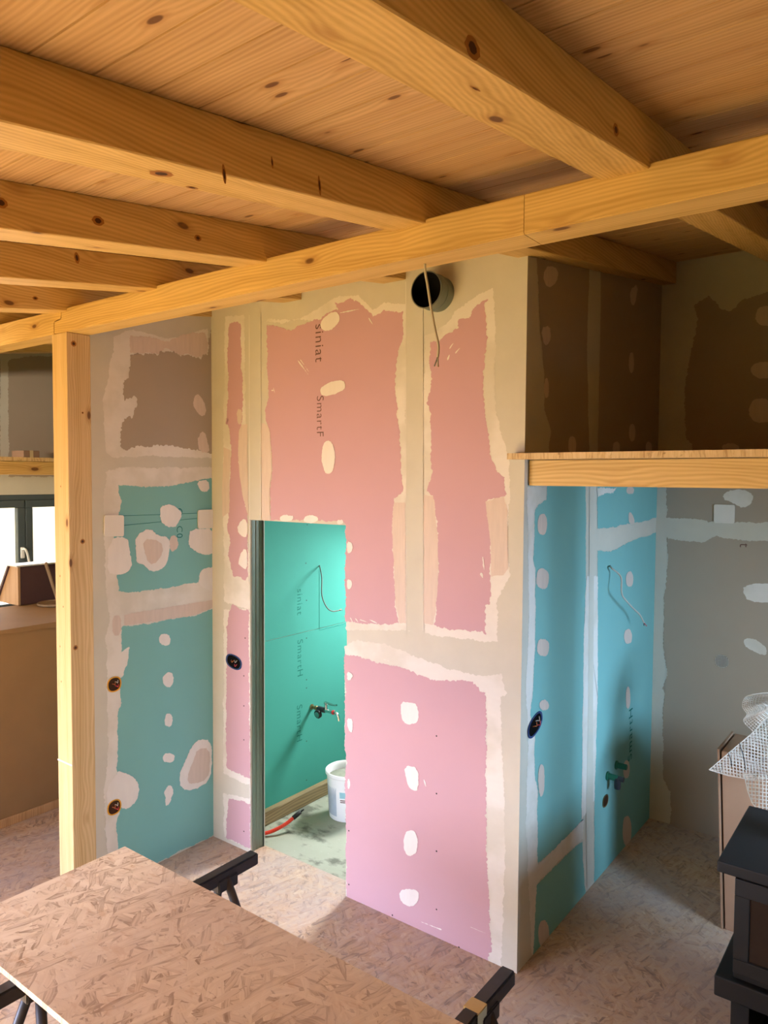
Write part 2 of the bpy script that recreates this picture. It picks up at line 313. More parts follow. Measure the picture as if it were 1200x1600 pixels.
# ------------------------------------------------------------------ drywall finish: ragged compound over board
PATCHES = [
    ('front', 'pink', 2, 7, [(-3.453, 3.229), (-3.379, 3.232), (-3.351, 3.217), (-3.346, 3.008), (-3.330, 2.778), (-3.337, 2.702), (-3.343, 2.605), (-3.367, 2.573), (-3.370, 2.434), (-3.356, 2.295), (-3.333, 2.180), (-3.291, 2.067), (-3.297, 2.050), (-3.289, 1.703), (-3.317, 1.669), (-3.377, 1.699), (-3.426, 1.686), (-3.432, 1.728), (-3.463, 1.809), (-3.456, 1.919), (-3.474, 2.002), (-3.449, 2.178), (-3.454, 2.294), (-3.435, 2.460), (-3.465, 2.659), (-3.480, 2.612), (-3.461, 2.864), (-3.466, 3.096)]),
    ('front', 'pink', 2, 7, [(-3.126, 3.175), (-3.047, 3.162), (-2.937, 3.129), (-2.810, 3.160), (-2.717, 3.160), (-2.677, 3.185), (-2.578, 3.198), (-2.608, 3.235), (-2.559, 3.232), (-2.502, 3.242), (-2.445, 3.224), (-2.417, 3.191), (-2.343, 3.128), (-2.281, 3.156), (-2.193, 3.134), (-2.157, 3.136), (-2.154, 3.071), (-2.162, 3.010), (-2.179, 2.963), (-2.200, 2.903), (-2.203, 2.777), (-2.189, 2.651), (-2.193, 2.626), (-2.176, 2.534), (-2.166, 2.353), (-2.149, 2.224), (-2.205, 2.197), (-2.210, 2.169), (-2.214, 2.054), (-2.203, 1.847), (-2.192, 1.671), (-2.172, 1.558), (-2.233, 1.538), (-2.421, 1.527), (-2.525, 1.522), (-2.523, 2.046), (-2.559, 2.063), (-3.098, 2.047), (-3.108, 2.219), (-3.084, 2.336), (-3.089, 2.431), (-3.108, 2.572), (-3.139, 2.622), (-3.136, 2.692), (-3.118, 2.758), (-3.123, 2.987)]),
    ('front', 'pink', 2, 7, [(-1.997, 2.968), (-1.941, 2.966), (-1.902, 2.991), (-1.832, 3.010), (-1.833, 3.049), (-1.772, 3.048), (-1.758, 3.094), (-1.714, 3.117), (-1.678, 3.131), (-1.674, 3.121), (-1.699, 3.093), (-1.684, 3.059), (-1.681, 2.970), (-1.692, 2.844), (-1.694, 2.780), (-1.691, 2.652), (-1.685, 2.613), (-1.663, 2.470), (-1.648, 2.399), (-1.621, 2.328), (-1.581, 2.305), (-1.579, 2.223), (-1.659, 2.203), (-1.675, 2.190), (-1.665, 2.092), (-1.648, 2.009), (-1.642, 1.877), (-1.648, 1.715), (-1.671, 1.706), (-1.665, 1.565), (-1.697, 1.575), (-1.796, 1.572), (-1.914, 1.568), (-1.949, 1.575), (-1.942, 1.713), (-1.935, 1.846), (-1.941, 2.029), (-1.956, 2.161), (-1.970, 2.212), (-2.010, 2.233), (-1.992, 2.277), (-1.980, 2.306), (-1.982, 2.478), (-1.991, 2.628), (-2.007, 2.667), (-1.985, 2.728), (-1.994, 2.915)]),
    ('front', 'pink', 2, 7, [(-2.529, 1.338), (-2.441, 1.347), (-2.359, 1.335), (-2.146, 1.330), (-2.044, 1.309), (-1.911, 1.305), (-1.809, 1.327), (-1.734, 1.325), (-1.702, 1.309), (-1.693, 1.293), (-1.661, 1.292), (-1.651, 0.776), (-1.648, 0.539), (-1.630, 0.270), (-1.613, 0.073), (-1.629, -0.006), (-1.639, -0.026), (-2.511, -0.001)]),
    ('front', 'pink', 2, 7, [(-3.427, 1.518), (-3.372, 1.495), (-3.287, 1.496), (-3.276, 0.466), (-3.310, 0.461), (-3.491, 0.476), (-3.489, 0.960), (-3.482, 1.122), (-3.486, 1.363), (-3.468, 1.441)]),
    ('front', 'pink', 2, 7, [(-3.474, 0.288), (-3.276, 0.306), (-3.277, 0.030), (-3.487, 0.030), (-3.493, 0.148)]),
    ('front', 'coat', 1, 6, [(-3.128, 3.208), (-3.009, 3.176), (-2.859, 3.186), (-2.692, 3.231), (-2.579, 3.269), (-2.447, 3.251), (-2.353, 3.166), (-2.278, 3.188), (-2.135, 3.162), (-2.124, 2.896), (-2.137, 2.642), (-2.125, 2.192), (-2.103, 1.528), (-2.520, 1.474), (-2.521, 1.561), (-2.266, 1.624), (-2.272, 2.452), (-2.278, 3.104)]),
    ('front', 'coat', 1, 6, [(-2.025, 2.996), (-1.893, 3.042), (-1.851, 3.097), (-1.771, 3.131), (-1.703, 3.166), (-1.653, 3.173), (-1.635, 3.025), (-1.641, 2.793), (-1.628, 2.616), (-1.559, 2.381), (-1.550, 2.235), (-1.564, 2.058), (-1.548, 1.853), (-1.615, 1.713), (-1.602, 1.540), (-1.802, 1.528), (-2.009, 1.525), (-2.012, 2.132), (-2.035, 2.448), (-2.030, 2.762)]),
    ('front', 'coat', 1, 6, [(-3.488, 3.272), (-3.317, 3.262), (-3.308, 2.701), (-3.316, 2.042), (-3.283, 1.820), (-3.273, 1.530), (-3.284, 1.502), (-3.509, 1.524), (-3.510, 2.476)]),
    ('front', 'coat', 1, 6, [(-3.510, 1.476), (-3.273, 1.503), (-3.276, 0.418), (-3.521, 0.436)]),
    ('front', 'coat', 1, 6, [(-3.522, 0.304), (-3.276, 0.338), (-3.277, 0.030), (-3.518, 0.025)]),
    ('front', 'coat', 1, 6, [(-2.529, 1.391), (-2.441, 1.432), (-2.271, 1.436), (-2.110, 1.413), (-1.982, 1.387), (-1.860, 1.369), (-1.694, 1.368), (-1.580, 1.394), (-1.548, 1.302), (-1.590, 1.287), (-1.582, 1.253), (-1.566, 0.952), (-1.547, 0.592), (-1.555, 0.221), (-1.564, -0.022), (-1.639, -0.026), (-1.862, 0.558), (-2.514, 0.361)]),
    ('front', 'thin', 3, 3, [(-3.367, 2.573), (-3.343, 2.609), (-3.296, 2.611), (-3.285, 2.067), (-3.333, 2.180), (-3.360, 2.295), (-3.374, 2.434)]),
    ('front', 'thin', 3, 3, [(-3.174, 2.623), (-3.123, 2.601), (-3.103, 2.573), (-3.089, 2.430), (-3.084, 2.336), (-3.106, 2.217), (-3.101, 2.048), (-3.172, 2.046)]),
    ('front', 'thin', 3, 3, [(-2.205, 2.173), (-2.135, 2.174), (-2.125, 1.564), (-2.167, 1.555), (-2.192, 1.671), (-2.205, 1.847), (-2.217, 2.054)]),
    ('front', 'thin', 3, 3, [(-2.024, 2.218), (-1.965, 2.212), (-1.954, 2.161), (-1.941, 2.029), (-1.933, 1.846), (-1.940, 1.713), (-1.958, 1.573), (-2.018, 1.577)]),
    ('front', 'thin', 3, 3, [(-1.675, 2.193), (-1.582, 2.216), (-1.562, 2.151), (-1.555, 1.884), (-1.576, 1.855), (-1.642, 1.842), (-1.647, 2.010), (-1.663, 2.092)]),
    ('front', 'thin', 3, 3, [(-3.503, 2.478), (-3.437, 2.460), (-3.454, 2.294), (-3.455, 2.078), (-3.518, 2.050), (-3.523, 2.210)]),
    ('front', 'thin', 3, 3, [(-3.385, 2.705), (-3.337, 2.702), (-3.340, 2.613), (-3.379, 2.615)]),
    ('front', 'tape', 4, 0, [(-3.279, 3.257), (-3.176, 3.259), (-3.175, 2.047), (-3.271, 2.047)]),
    ('front', 'tape', 4, 0, [(-2.143, 3.277), (-2.040, 3.267), (-2.017, 1.540), (-2.119, 1.526)]),
    ('front', 'coat', 5, 0, [(-3.276, 3.256), (-3.270, 3.256), (-3.271, 2.047), (-3.277, 2.047)]),
    ('front', 'coat', 5, 0, [(-3.181, 3.244), (-3.176, 3.244), (-3.175, 2.051), (-3.181, 2.051)]),
    ('front', 'coat', 5, 0, [(-2.143, 3.277), (-2.139, 3.276), (-2.120, 1.526), (-2.124, 1.526)]),
    ('front', 'coat', 5, 0, [(-2.042, 3.261), (-2.038, 3.261), (-2.016, 1.540), (-2.020, 1.539)]),
    ('front', 'spot', 6, 3, [(-2.526, 2.793), (-2.539, 2.767), (-2.590, 2.749), (-2.649, 2.739), (-2.697, 2.748), (-2.711, 2.770), (-2.697, 2.796), (-2.644, 2.814), (-2.586, 2.823), (-2.539, 2.814)]),
    ('front', 'spot', 6, 3, [(-2.602, 2.392), (-2.614, 2.339), (-2.644, 2.320), (-2.675, 2.327), (-2.696, 2.372), (-2.699, 2.430), (-2.686, 2.484), (-2.656, 2.501), (-2.625, 2.494), (-2.604, 2.450)]),
    ('front', 'spot', 6, 3, [(-2.575, 3.165), (-2.570, 3.138), (-2.598, 3.111), (-2.638, 3.091), (-2.680, 3.092), (-2.705, 3.111), (-2.710, 3.139), (-2.680, 3.166), (-2.640, 3.185), (-2.599, 3.184)]),
    ('front', 'spot', 6, 3, [(-2.907, 2.063), (-2.946, 2.046), (-3.011, 2.045), (-3.024, 2.067), (-2.985, 2.084), (-2.919, 2.084)]),
    ('front', 'spot', 6, 3, [(-2.717, 2.065), (-2.755, 2.046), (-2.820, 2.046), (-2.833, 2.069), (-2.794, 2.087), (-2.729, 2.087)]),
    ('front', 'spot', 6, 3, [(-2.541, 2.058), (-2.547, 2.050), (-2.561, 2.047), (-2.575, 2.048), (-2.585, 2.053), (-2.586, 2.061), (-2.580, 2.068), (-2.566, 2.071), (-2.552, 2.071), (-2.542, 2.066)]),
    ('front', 'spot', 6, 3, [(-2.514, 1.960), (-2.478, 1.952), (-2.473, 1.918), (-2.487, 1.896), (-2.513, 1.894)]),
    ('front', 'spot', 6, 3, [(-2.513, 1.756), (-2.481, 1.752), (-2.477, 1.721), (-2.490, 1.699), (-2.512, 1.701)]),
    ('front', 'spot', 6, 3, [(-2.510, 1.251), (-2.478, 1.249), (-2.469, 1.230), (-2.483, 1.207), (-2.510, 1.202)]),
    ('front', 'spot', 6, 3, [(-2.509, 0.998), (-2.468, 0.996), (-2.468, 0.944), (-2.477, 0.917), (-2.508, 0.942)]),
    ('front', 'spot', 6, 3, [(-2.507, 0.663), (-2.484, 0.665), (-2.484, 0.612), (-2.506, 0.602)]),
    ('front', 'spot', 6, 3, [(-2.155, 1.154), (-2.099, 1.161), (-2.052, 1.161), (-2.040, 1.104), (-2.047, 1.070), (-2.098, 1.046), (-2.134, 1.048), (-2.151, 1.091)]),
    ('front', 'spot', 6, 3, [(-2.128, 0.827), (-2.041, 0.841), (-2.035, 0.717), (-2.079, 0.712), (-2.111, 0.737)]),
    ('front', 'spot', 6, 3, [(-2.037, 0.436), (-2.048, 0.392), (-2.076, 0.369), (-2.105, 0.365), (-2.126, 0.393), (-2.128, 0.436), (-2.116, 0.481), (-2.088, 0.503), (-2.059, 0.507), (-2.039, 0.479)]),
    ('front', 'spot', 6, 3, [(-2.026, 0.163), (-2.057, 0.116), (-2.117, 0.094), (-2.153, 0.115), (-2.147, 0.161), (-2.091, 0.196), (-2.035, 0.203)]),
    ('front', 'spot', 6, 3, [(-3.390, 1.976), (-3.344, 2.045), (-3.293, 2.043), (-3.294, 1.942), (-3.333, 1.933)]),
    ('front', 'spot', 6, 3, [(-3.380, 1.774), (-3.333, 1.867), (-3.294, 1.857), (-3.295, 1.741), (-3.345, 1.753)]),
    ('front', 'spot', 6, 2, [(-2.881, 2.953), (-2.801, 2.869), (-2.799, 2.870), (-2.876, 2.955)]),
    ('front', 'spot', 6, 2, [(-2.860, 2.955), (-2.791, 2.879), (-2.790, 2.880), (-2.857, 2.957)]),
    ('front', 'spot', 6, 2, [(-2.376, 3.125), (-2.349, 3.089), (-2.347, 3.090), (-2.371, 3.127)]),
    ('front', 'spot', 6, 2, [(-2.568, 3.174), (-2.437, 3.178), (-2.438, 3.182), (-2.570, 3.180)]),
    ('front', 'spot', 6, 2, [(-1.878, 2.917), (-1.858, 2.943), (-1.861, 2.945), (-1.884, 2.921)]),
    ('front', 'spot', 6, 2, [(-1.846, 2.892), (-1.823, 2.915), (-1.825, 2.917), (-1.851, 2.897)]),
    ('front', 'spot', 6, 2, [(-1.889, 2.867), (-1.879, 2.888), (-1.882, 2.889), (-1.894, 2.869)]),
    ('front', 'spot', 6, 2, [(-1.689, 1.931), (-1.679, 1.872), (-1.676, 1.872), (-1.682, 1.932)]),
    ('front', 'spot', 6, 2, [(-1.701, 1.853), (-1.687, 1.831), (-1.681, 1.834), (-1.688, 1.858)]),
    ('front', 'spot', 6, 2, [(-2.492, 1.546), (-2.473, 1.521), (-2.470, 1.522), (-2.486, 1.549)]),
    ('front', 'spot', 6, 2, [(-2.456, 1.546), (-2.437, 1.528), (-2.434, 1.530), (-2.451, 1.550)]),
    ('front', 'spot', 6, 2, [(-2.424, 1.541), (-2.371, 1.536), (-2.370, 1.539), (-2.421, 1.548)]),
    ('front', 'spot', 6, 2, [(-2.360, 1.549), (-2.308, 1.537), (-2.306, 1.541), (-2.356, 1.557)]),
    ('front', 'spot', 6, 2, [(-1.727, 0.127), (-1.642, 0.130), (-1.641, 0.132), (-1.725, 0.133)]),
    ('front', 'spot', 6, 2, [(-2.014, 0.045), (-1.894, 0.051), (-1.893, 0.054), (-2.012, 0.049)]),
    ('front', 'spot', 6, 2, [(-2.008, 0.783), (-1.995, 0.754), (-1.992, 0.755), (-2.002, 0.786)]),
    ('front', 'spot', 6, 2, [(-2.264, 1.354), (-2.222, 1.352), (-2.222, 1.353), (-2.263, 1.358)]),
    ('front', 'spot', 6, 2, [(-3.086, 2.798), (-3.055, 2.797), (-3.055, 2.799), (-3.086, 2.803)]),
    ('front', 'spot', 6, 2, [(-3.073, 2.814), (-3.062, 2.784), (-3.059, 2.784), (-3.068, 2.814)]),
    ('left', 'coat', 1, 5, [(2.337, 3.061), (2.396, 3.092), (2.470, 3.120), (2.570, 3.114), (2.698, 3.103), (2.824, 3.137), (2.938, 3.190), (2.993, 3.213), (3.005, 2.942), (3.030, 2.413), (2.594, 2.415), (2.329, 2.402), (2.287, 2.426), (2.276, 2.642), (2.273, 2.717), (2.306, 2.834), (2.321, 2.932), (2.344, 2.979)]),
    ('left', 'thin', 2, 6, [(2.447, 3.078), (2.508, 3.095), (2.681, 3.087), (2.850, 3.155), (2.974, 3.185), (2.997, 3.128), (2.992, 3.055), (2.937, 3.026), (2.849, 3.036), (2.806, 3.023), (2.681, 3.040), (2.632, 3.009), (2.522, 3.001), (2.446, 2.987)]),
    ('left', 'greybd', 3, 9, [(2.446, 2.977), (2.522, 2.992), (2.632, 3.005), (2.640, 3.024), (2.681, 3.026), (2.739, 3.045), (2.789, 3.021), (2.849, 3.032), (2.937, 3.019), (2.992, 3.052), (3.006, 3.201), (3.028, 3.226), (3.036, 2.446), (2.979, 2.448), (2.871, 2.466), (2.676, 2.479), (2.463, 2.465), (2.395, 2.446), (2.381, 2.487), (2.382, 2.585), (2.427, 2.627), (2.473, 2.689), (2.481, 2.742), (2.399, 2.722), (2.400, 2.819), (2.430, 2.848), (2.445, 2.928)]),
    ('left', 'thin', 4, 4, [(2.878, 2.764), (2.900, 2.802), (2.927, 2.797), (2.981, 2.730), (2.971, 2.679), (2.935, 2.669), (2.882, 2.715)]),
    ('left', 'thin', 4, 4, [(2.921, 2.554), (2.962, 2.581), (2.989, 2.513), (3.002, 2.448), (2.925, 2.446), (2.907, 2.510)]),
    ('left', 'coat', 4, 3, [(2.368, 2.645), (2.420, 2.646), (2.473, 2.696), (2.465, 2.656), (2.453, 2.615), (2.438, 2.641), (2.390, 2.611), (2.368, 2.584), (2.361, 2.629)]),
    ('left', 'tape', 1, 0, [(2.365, 2.399), (3.039, 2.413), (3.042, 2.365), (2.365, 2.351)]),
    ('left', 'coat', 1, 6, [(2.286, 2.323), (2.364, 2.344), (3.046, 2.360), (3.047, 1.909), (3.044, 1.494), (2.388, 1.449), (2.309, 1.452), (2.278, 1.657), (2.271, 1.957), (2.267, 2.086)]),
    ('left', 'coat', 1, 6, [(2.272, 1.423), (2.314, 1.529), (2.388, 1.537), (3.044, 1.539), (3.049, 1.442), (2.561, 1.216), (2.438, 0.165), (2.276, 0.164), (2.258, 0.334), (2.256, 0.553), (2.284, 0.800), (2.278, 1.085), (2.280, 1.272)]),
    ('left', 'teal', 2, 5, [(2.363, 2.254), (2.514, 2.238), (2.662, 2.240), (2.765, 2.247), (2.873, 2.269), (3.046, 2.294), (3.047, 1.736), (2.995, 1.684), (2.910, 1.647), (2.682, 1.640), (2.508, 1.640), (2.425, 1.642), (2.356, 1.658), (2.352, 1.750), (2.326, 1.954), (2.361, 2.093), (2.387, 2.163), (2.363, 2.204)]),
    ('left', 'teal', 2, 5, [(2.378, 1.453), (2.563, 1.448), (2.752, 1.449), (2.877, 1.441), (3.035, 1.471), (3.040, 0.003), (2.816, 0.011), (2.596, 0.007), (2.481, 0.008), (2.333, 0.014), (2.335, 0.227), (2.326, 0.356), (2.348, 0.415), (2.335, 0.642), (2.342, 0.831), (2.344, 0.974), (2.373, 1.024), (2.361, 1.085), (2.357, 1.162), (2.384, 1.185), (2.411, 1.246), (2.420, 1.333), (2.369, 1.312)]),
    ('left', 'spot', 5, 4, [(2.633, 2.131), (2.699, 2.135), (2.771, 2.100), (2.793, 2.072), (2.763, 2.030), (2.737, 1.996), (2.685, 1.999), (2.635, 2.041)]),
    ('left', 'spot', 5, 4, [(2.470, 1.965), (2.566, 2.002), (2.615, 1.952), (2.697, 1.941), (2.697, 1.855), (2.683, 1.791), (2.632, 1.748), (2.570, 1.743), (2.522, 1.795), (2.474, 1.805), (2.469, 1.862)]),
    ('left', 'spot', 5, 4, [(2.850, 1.982), (3.044, 1.972), (3.046, 1.822), (2.981, 1.808), (2.897, 1.834), (2.836, 1.877), (2.836, 1.922)]),
    ('left', 'spot', 5, 4, [(2.298, 1.956), (2.411, 1.959), (2.433, 1.875), (2.442, 1.782), (2.392, 1.751), (2.335, 1.752), (2.290, 1.766)]),
    ('left', 'spot', 5, 4, [(2.913, 1.704), (2.966, 1.732), (3.046, 1.734), (3.045, 1.563), (2.912, 1.625)]),
    ('left', 'spot', 5, 4, [(2.893, 2.269), (2.995, 2.283), (2.998, 2.203), (2.927, 2.207)]),
    ('left', 'spot', 5, 4, [(2.700, 1.318), (2.689, 1.298), (2.663, 1.296), (2.637, 1.303), (2.619, 1.324), (2.618, 1.347), (2.629, 1.367), (2.654, 1.370), (2.681, 1.363), (2.699, 1.342)]),
    ('left', 'spot', 5, 4, [(2.647, 1.119), (2.701, 1.135), (2.720, 1.083), (2.706, 1.040), (2.664, 1.042), (2.643, 1.079)]),
    ('left', 'spot', 5, 4, [(2.710, 0.828), (2.700, 0.798), (2.677, 0.802), (2.656, 0.824), (2.655, 0.859), (2.666, 0.889), (2.688, 0.885), (2.709, 0.864)]),
    ('left', 'spot', 5, 4, [(2.722, 0.596), (2.711, 0.580), (2.685, 0.582), (2.659, 0.592), (2.641, 0.613), (2.640, 0.633), (2.651, 0.648), (2.676, 0.647), (2.702, 0.637), (2.720, 0.616)]),
    ('left', 'spot', 5, 4, [(2.644, 0.419), (2.683, 0.457), (2.719, 0.394), (2.682, 0.334), (2.655, 0.328), (2.658, 0.384)]),
    ('left', 'spot', 5, 4, [(2.911, 0.664), (2.997, 0.623), (3.014, 0.532), (2.995, 0.374), (2.857, 0.351), (2.768, 0.397), (2.751, 0.476), (2.795, 0.546), (2.859, 0.642)]),
    ('left', 'spot', 5, 4, [(2.345, 0.643), (2.442, 0.578), (2.480, 0.506), (2.463, 0.433), (2.402, 0.404), (2.353, 0.428), (2.322, 0.463), (2.280, 0.440), (2.261, 0.561), (2.335, 0.632)]),
    ('left', 'thin', 4, 3, [(2.697, 1.941), (2.750, 1.951), (2.765, 1.872), (2.703, 1.844)]),
    ('left', 'thin', 4, 3, [(2.314, 1.529), (2.372, 1.520), (2.367, 1.407), (2.318, 1.415)]),
    ('left', 'thin', 4, 3, [(2.388, 1.523), (3.036, 1.524), (3.029, 1.477), (2.877, 1.446), (2.563, 1.453), (2.387, 1.461)]),
    ('left', 'thin', 6, 3, [(2.897, 0.610), (2.990, 0.582), (2.996, 0.472), (2.975, 0.392), (2.857, 0.389), (2.813, 0.424), (2.832, 0.492), (2.858, 0.536)]),
    ('left', 'thin', 6, 3, [(2.511, 1.942), (2.634, 1.924), (2.658, 1.847), (2.583, 1.779), (2.534, 1.825)]),
    ('right', 'coat', 1, 6, [(3.047, 2.265), (3.264, 2.263), (3.268, 2.182), (3.163, 2.144), (3.190, 1.126), (3.096, 1.192), (3.068, 1.359), (3.091, 1.653), (3.069, 1.952)]),
    ('right', 'coat', 1, 6, [(3.145, 1.393), (3.214, 0.797), (3.244, 0.320), (3.222, -0.054), (3.186, -0.051), (3.091, 0.697), (3.099, 1.100), (3.069, 1.309)]),
    ('right', 'teal', 2, 5, [(3.264, 2.279), (3.255, 2.203), (3.185, 2.184), (3.128, 2.156), (3.126, 1.918), (3.150, 1.885), (3.159, 1.643), (3.155, 1.441), (3.137, 1.293), (3.118, 1.196), (3.168, 1.091), (3.176, 0.872), (3.214, 0.797), (3.222, 0.436), (3.427, 0.426), (3.807, 0.437), (3.776, 0.449), (3.762, 1.030), (3.768, 1.203), (3.757, 1.438), (3.772, 1.735), (3.744, 2.278)]),
    ('right', 'teal', 2, 5, [(3.219, 0.331), (3.431, 0.336), (3.797, 0.322), (3.802, 0.224), (3.861, -0.019), (3.884, -0.045), (3.188, -0.053)]),
    ('right', 'teal', 2, 5, [(3.913, 2.277), (3.926, 2.025), (4.195, 2.023), (4.493, 2.034), (4.656, 2.027), (5.009, 2.047), (5.001, 2.275)]),
    ('right', 'teal', 2, 5, [(3.933, 1.906), (4.134, 1.885), (4.621, 1.935), (4.791, 1.931), (5.017, 1.946), (5.027, 1.216), (5.032, 0.849), (5.102, -0.054), (3.990, -0.048), (3.961, 0.490), (3.977, 1.096), (3.964, 1.039), (3.960, 1.402), (3.941, 1.763)]),
    ('right', 'coat', 3, 5, [(3.757, 1.438), (3.772, 1.735), (3.784, 1.780), (3.941, 1.763), (3.981, 1.035), (3.977, 1.096), (3.961, 0.490), (3.776, 0.449), (3.762, 1.030)]),
    ('right', 'tape', 4, 0, [(3.796, 2.260), (3.866, 2.260), (3.909, 1.052), (3.963, 0.020), (3.877, -0.033), (3.839, 0.413), (3.836, 1.070)]),
    ('right', 'coat', 4, 5, [(3.223, 0.430), (3.807, 0.435), (3.797, 0.334), (3.431, 0.341), (3.212, 0.340)]),
    ('right', 'coat', 4, 5, [(3.898, 2.254), (4.217, 2.252), (4.149, 2.216), (4.013, 2.217), (3.917, 2.201)]),
    ('right', 'thin', 5, 3, [(3.264, 2.071), (3.251, 2.039), (3.219, 2.030), (3.185, 2.036), (3.162, 2.063), (3.158, 2.097), (3.171, 2.128), (3.203, 2.137), (3.236, 2.132), (3.261, 2.105)]),
    ('right', 'thin', 5, 3, [(3.297, 1.806), (3.271, 1.771), (3.212, 1.775), (3.159, 1.800), (3.154, 1.842), (3.178, 1.876), (3.237, 1.873), (3.291, 1.849)]),
    ('right', 'thin', 5, 3, [(3.311, 1.471), (3.285, 1.444), (3.228, 1.452), (3.178, 1.478), (3.173, 1.513), (3.197, 1.539), (3.253, 1.532), (3.305, 1.507)]),
    ('right', 'thin', 5, 3, [(3.323, 1.194), (3.321, 1.177), (3.292, 1.175), (3.257, 1.181), (3.225, 1.198), (3.211, 1.218), (3.213, 1.234), (3.241, 1.236), (3.276, 1.231), (3.308, 1.213)]),
    ('right', 'thin', 5, 3, [(3.285, 0.812), (3.277, 0.765), (3.255, 0.756), (3.232, 0.770), (3.215, 0.816), (3.211, 0.870), (3.219, 0.916), (3.240, 0.925), (3.264, 0.912), (3.281, 0.866)]),
    ('right', 'thin', 5, 3, [(3.369, 0.001), (3.354, -0.034), (3.314, -0.027), (3.273, -0.001), (3.245, 0.048), (3.240, 0.095), (3.255, 0.128), (3.294, 0.123), (3.335, 0.098), (3.365, 0.048)]),
    ('right', 'thin', 5, 3, [(4.545, 1.671), (4.528, 1.644), (4.485, 1.640), (4.439, 1.649), (4.408, 1.675), (4.403, 1.705), (4.419, 1.732), (4.462, 1.737), (4.508, 1.729), (4.540, 1.702)]),
    ('right', 'thin', 5, 3, [(4.545, 1.313), (4.527, 1.288), (4.479, 1.288), (4.430, 1.300), (4.396, 1.328), (4.391, 1.357), (4.409, 1.381), (4.455, 1.383), (4.505, 1.371), (4.540, 1.343)]),
    ('right', 'thin', 5, 3, [(4.536, 0.925), (4.527, 0.886), (4.502, 0.878), (4.475, 0.890), (4.455, 0.928), (4.450, 0.973), (4.458, 1.011), (4.483, 1.019), (4.510, 1.008), (4.531, 0.970)]),
    ('right', 'thin', 5, 3, [(4.554, 0.467), (4.540, 0.436), (4.503, 0.436), (4.465, 0.454), (4.437, 0.491), (4.433, 0.530), (4.446, 0.560), (4.482, 0.561), (4.521, 0.544), (4.549, 0.507)]),
    ('right', 'thin', 5, 3, [(4.619, 0.037), (4.600, -0.016), (4.548, -0.014), (4.492, 0.015), (4.453, 0.079), (4.446, 0.144), (4.464, 0.195), (4.515, 0.196), (4.570, 0.168), (4.611, 0.103)]),
    ('right', 'thin', 5, 3, [(4.519, 2.228), (4.502, 2.214), (4.458, 2.210), (4.414, 2.212), (4.383, 2.224), (4.380, 2.239), (4.397, 2.252), (4.439, 2.257), (4.484, 2.255), (4.516, 2.243)]),
    ('right', 'thin', 5, 3, [(4.430, 2.102), (4.489, 2.094), (4.553, 2.032), (4.494, 2.028), (4.435, 2.037)]),
    ('right', 'greybd', 2, 5, [(3.102, 3.307), (3.138, 3.123), (3.149, 3.009), (3.207, 2.802), (3.214, 2.624), (3.290, 2.529), (3.266, 2.396), (3.788, 2.408), (3.723, 2.974), (3.736, 3.417)]),
    ('right', 'greybd', 2, 3, [(3.896, 3.437), (3.908, 3.229), (3.905, 3.000), (3.905, 2.411), (5.049, 2.439), (5.026, 3.606)]),
    ('right', 'thin', 4, 3, [(3.167, 3.236), (3.235, 3.300), (3.343, 3.305), (3.334, 3.233), (3.216, 3.188)]),
    ('right', 'thin', 4, 3, [(4.363, 3.414), (4.513, 3.483), (4.463, 3.346), (4.387, 3.332)]),
    ('right', 'thin', 4, 3, [(4.468, 2.991), (4.458, 2.952), (4.430, 2.936), (4.401, 2.938), (4.379, 2.965), (4.375, 3.005), (4.384, 3.043), (4.412, 3.059), (4.441, 3.059), (4.463, 3.031)]),
    ('right', 'thin', 4, 3, [(4.520, 2.574), (4.506, 2.541), (4.471, 2.529), (4.434, 2.531), (4.407, 2.556), (4.402, 2.590), (4.415, 2.623), (4.450, 2.635), (4.488, 2.634), (4.515, 2.609)]),
    ('right', 'thin', 4, 3, [(3.154, 2.991), (3.258, 3.023), (3.272, 2.960), (3.203, 2.910)]),
    ('right', 'thin', 4, 3, [(3.605, 2.462), (3.592, 2.435), (3.559, 2.424), (3.526, 2.427), (3.502, 2.448), (3.499, 2.476), (3.511, 2.504), (3.543, 2.514), (3.577, 2.513), (3.602, 2.491)]),
    ('right', 'thin', 4, 3, [(4.253, 2.474), (4.239, 2.452), (4.203, 2.443), (4.166, 2.445), (4.140, 2.462), (4.136, 2.485), (4.150, 2.507), (4.185, 2.516), (4.223, 2.515), (4.249, 2.498)]),
    ('right', 'thin', 4, 3, [(4.855, 2.495), (4.839, 2.470), (4.799, 2.461), (4.757, 2.462), (4.728, 2.481), (4.723, 2.507), (4.739, 2.532), (4.778, 2.542), (4.820, 2.540), (4.850, 2.522)]),
    ('right', 'thin', 4, 3, [(3.260, 2.720), (3.254, 2.691), (3.237, 2.680), (3.219, 2.682), (3.205, 2.704), (3.203, 2.734), (3.209, 2.763), (3.226, 2.775), (3.244, 2.773), (3.258, 2.751)]),
    ('back', 'greybd', 2, 8, [(-1.266, 3.417), (-1.184, 3.473), (-1.112, 3.370), (-1.062, 3.350), (-0.991, 3.406), (-0.850, 3.444), (-0.517, 3.438), (-0.486, 2.428), (-1.254, 2.436), (-1.270, 2.532), (-1.311, 2.588), (-1.318, 2.864), (-1.308, 3.000), (-1.274, 3.201), (-1.250, 3.321)]),
    ('back', 'greybd', 2, 6, [(-1.418, 2.276), (-1.412, 2.043), (-1.192, 2.045), (-1.153, 2.026), (-0.811, 2.047), (-0.475, 2.067), (-0.482, 2.285)]),
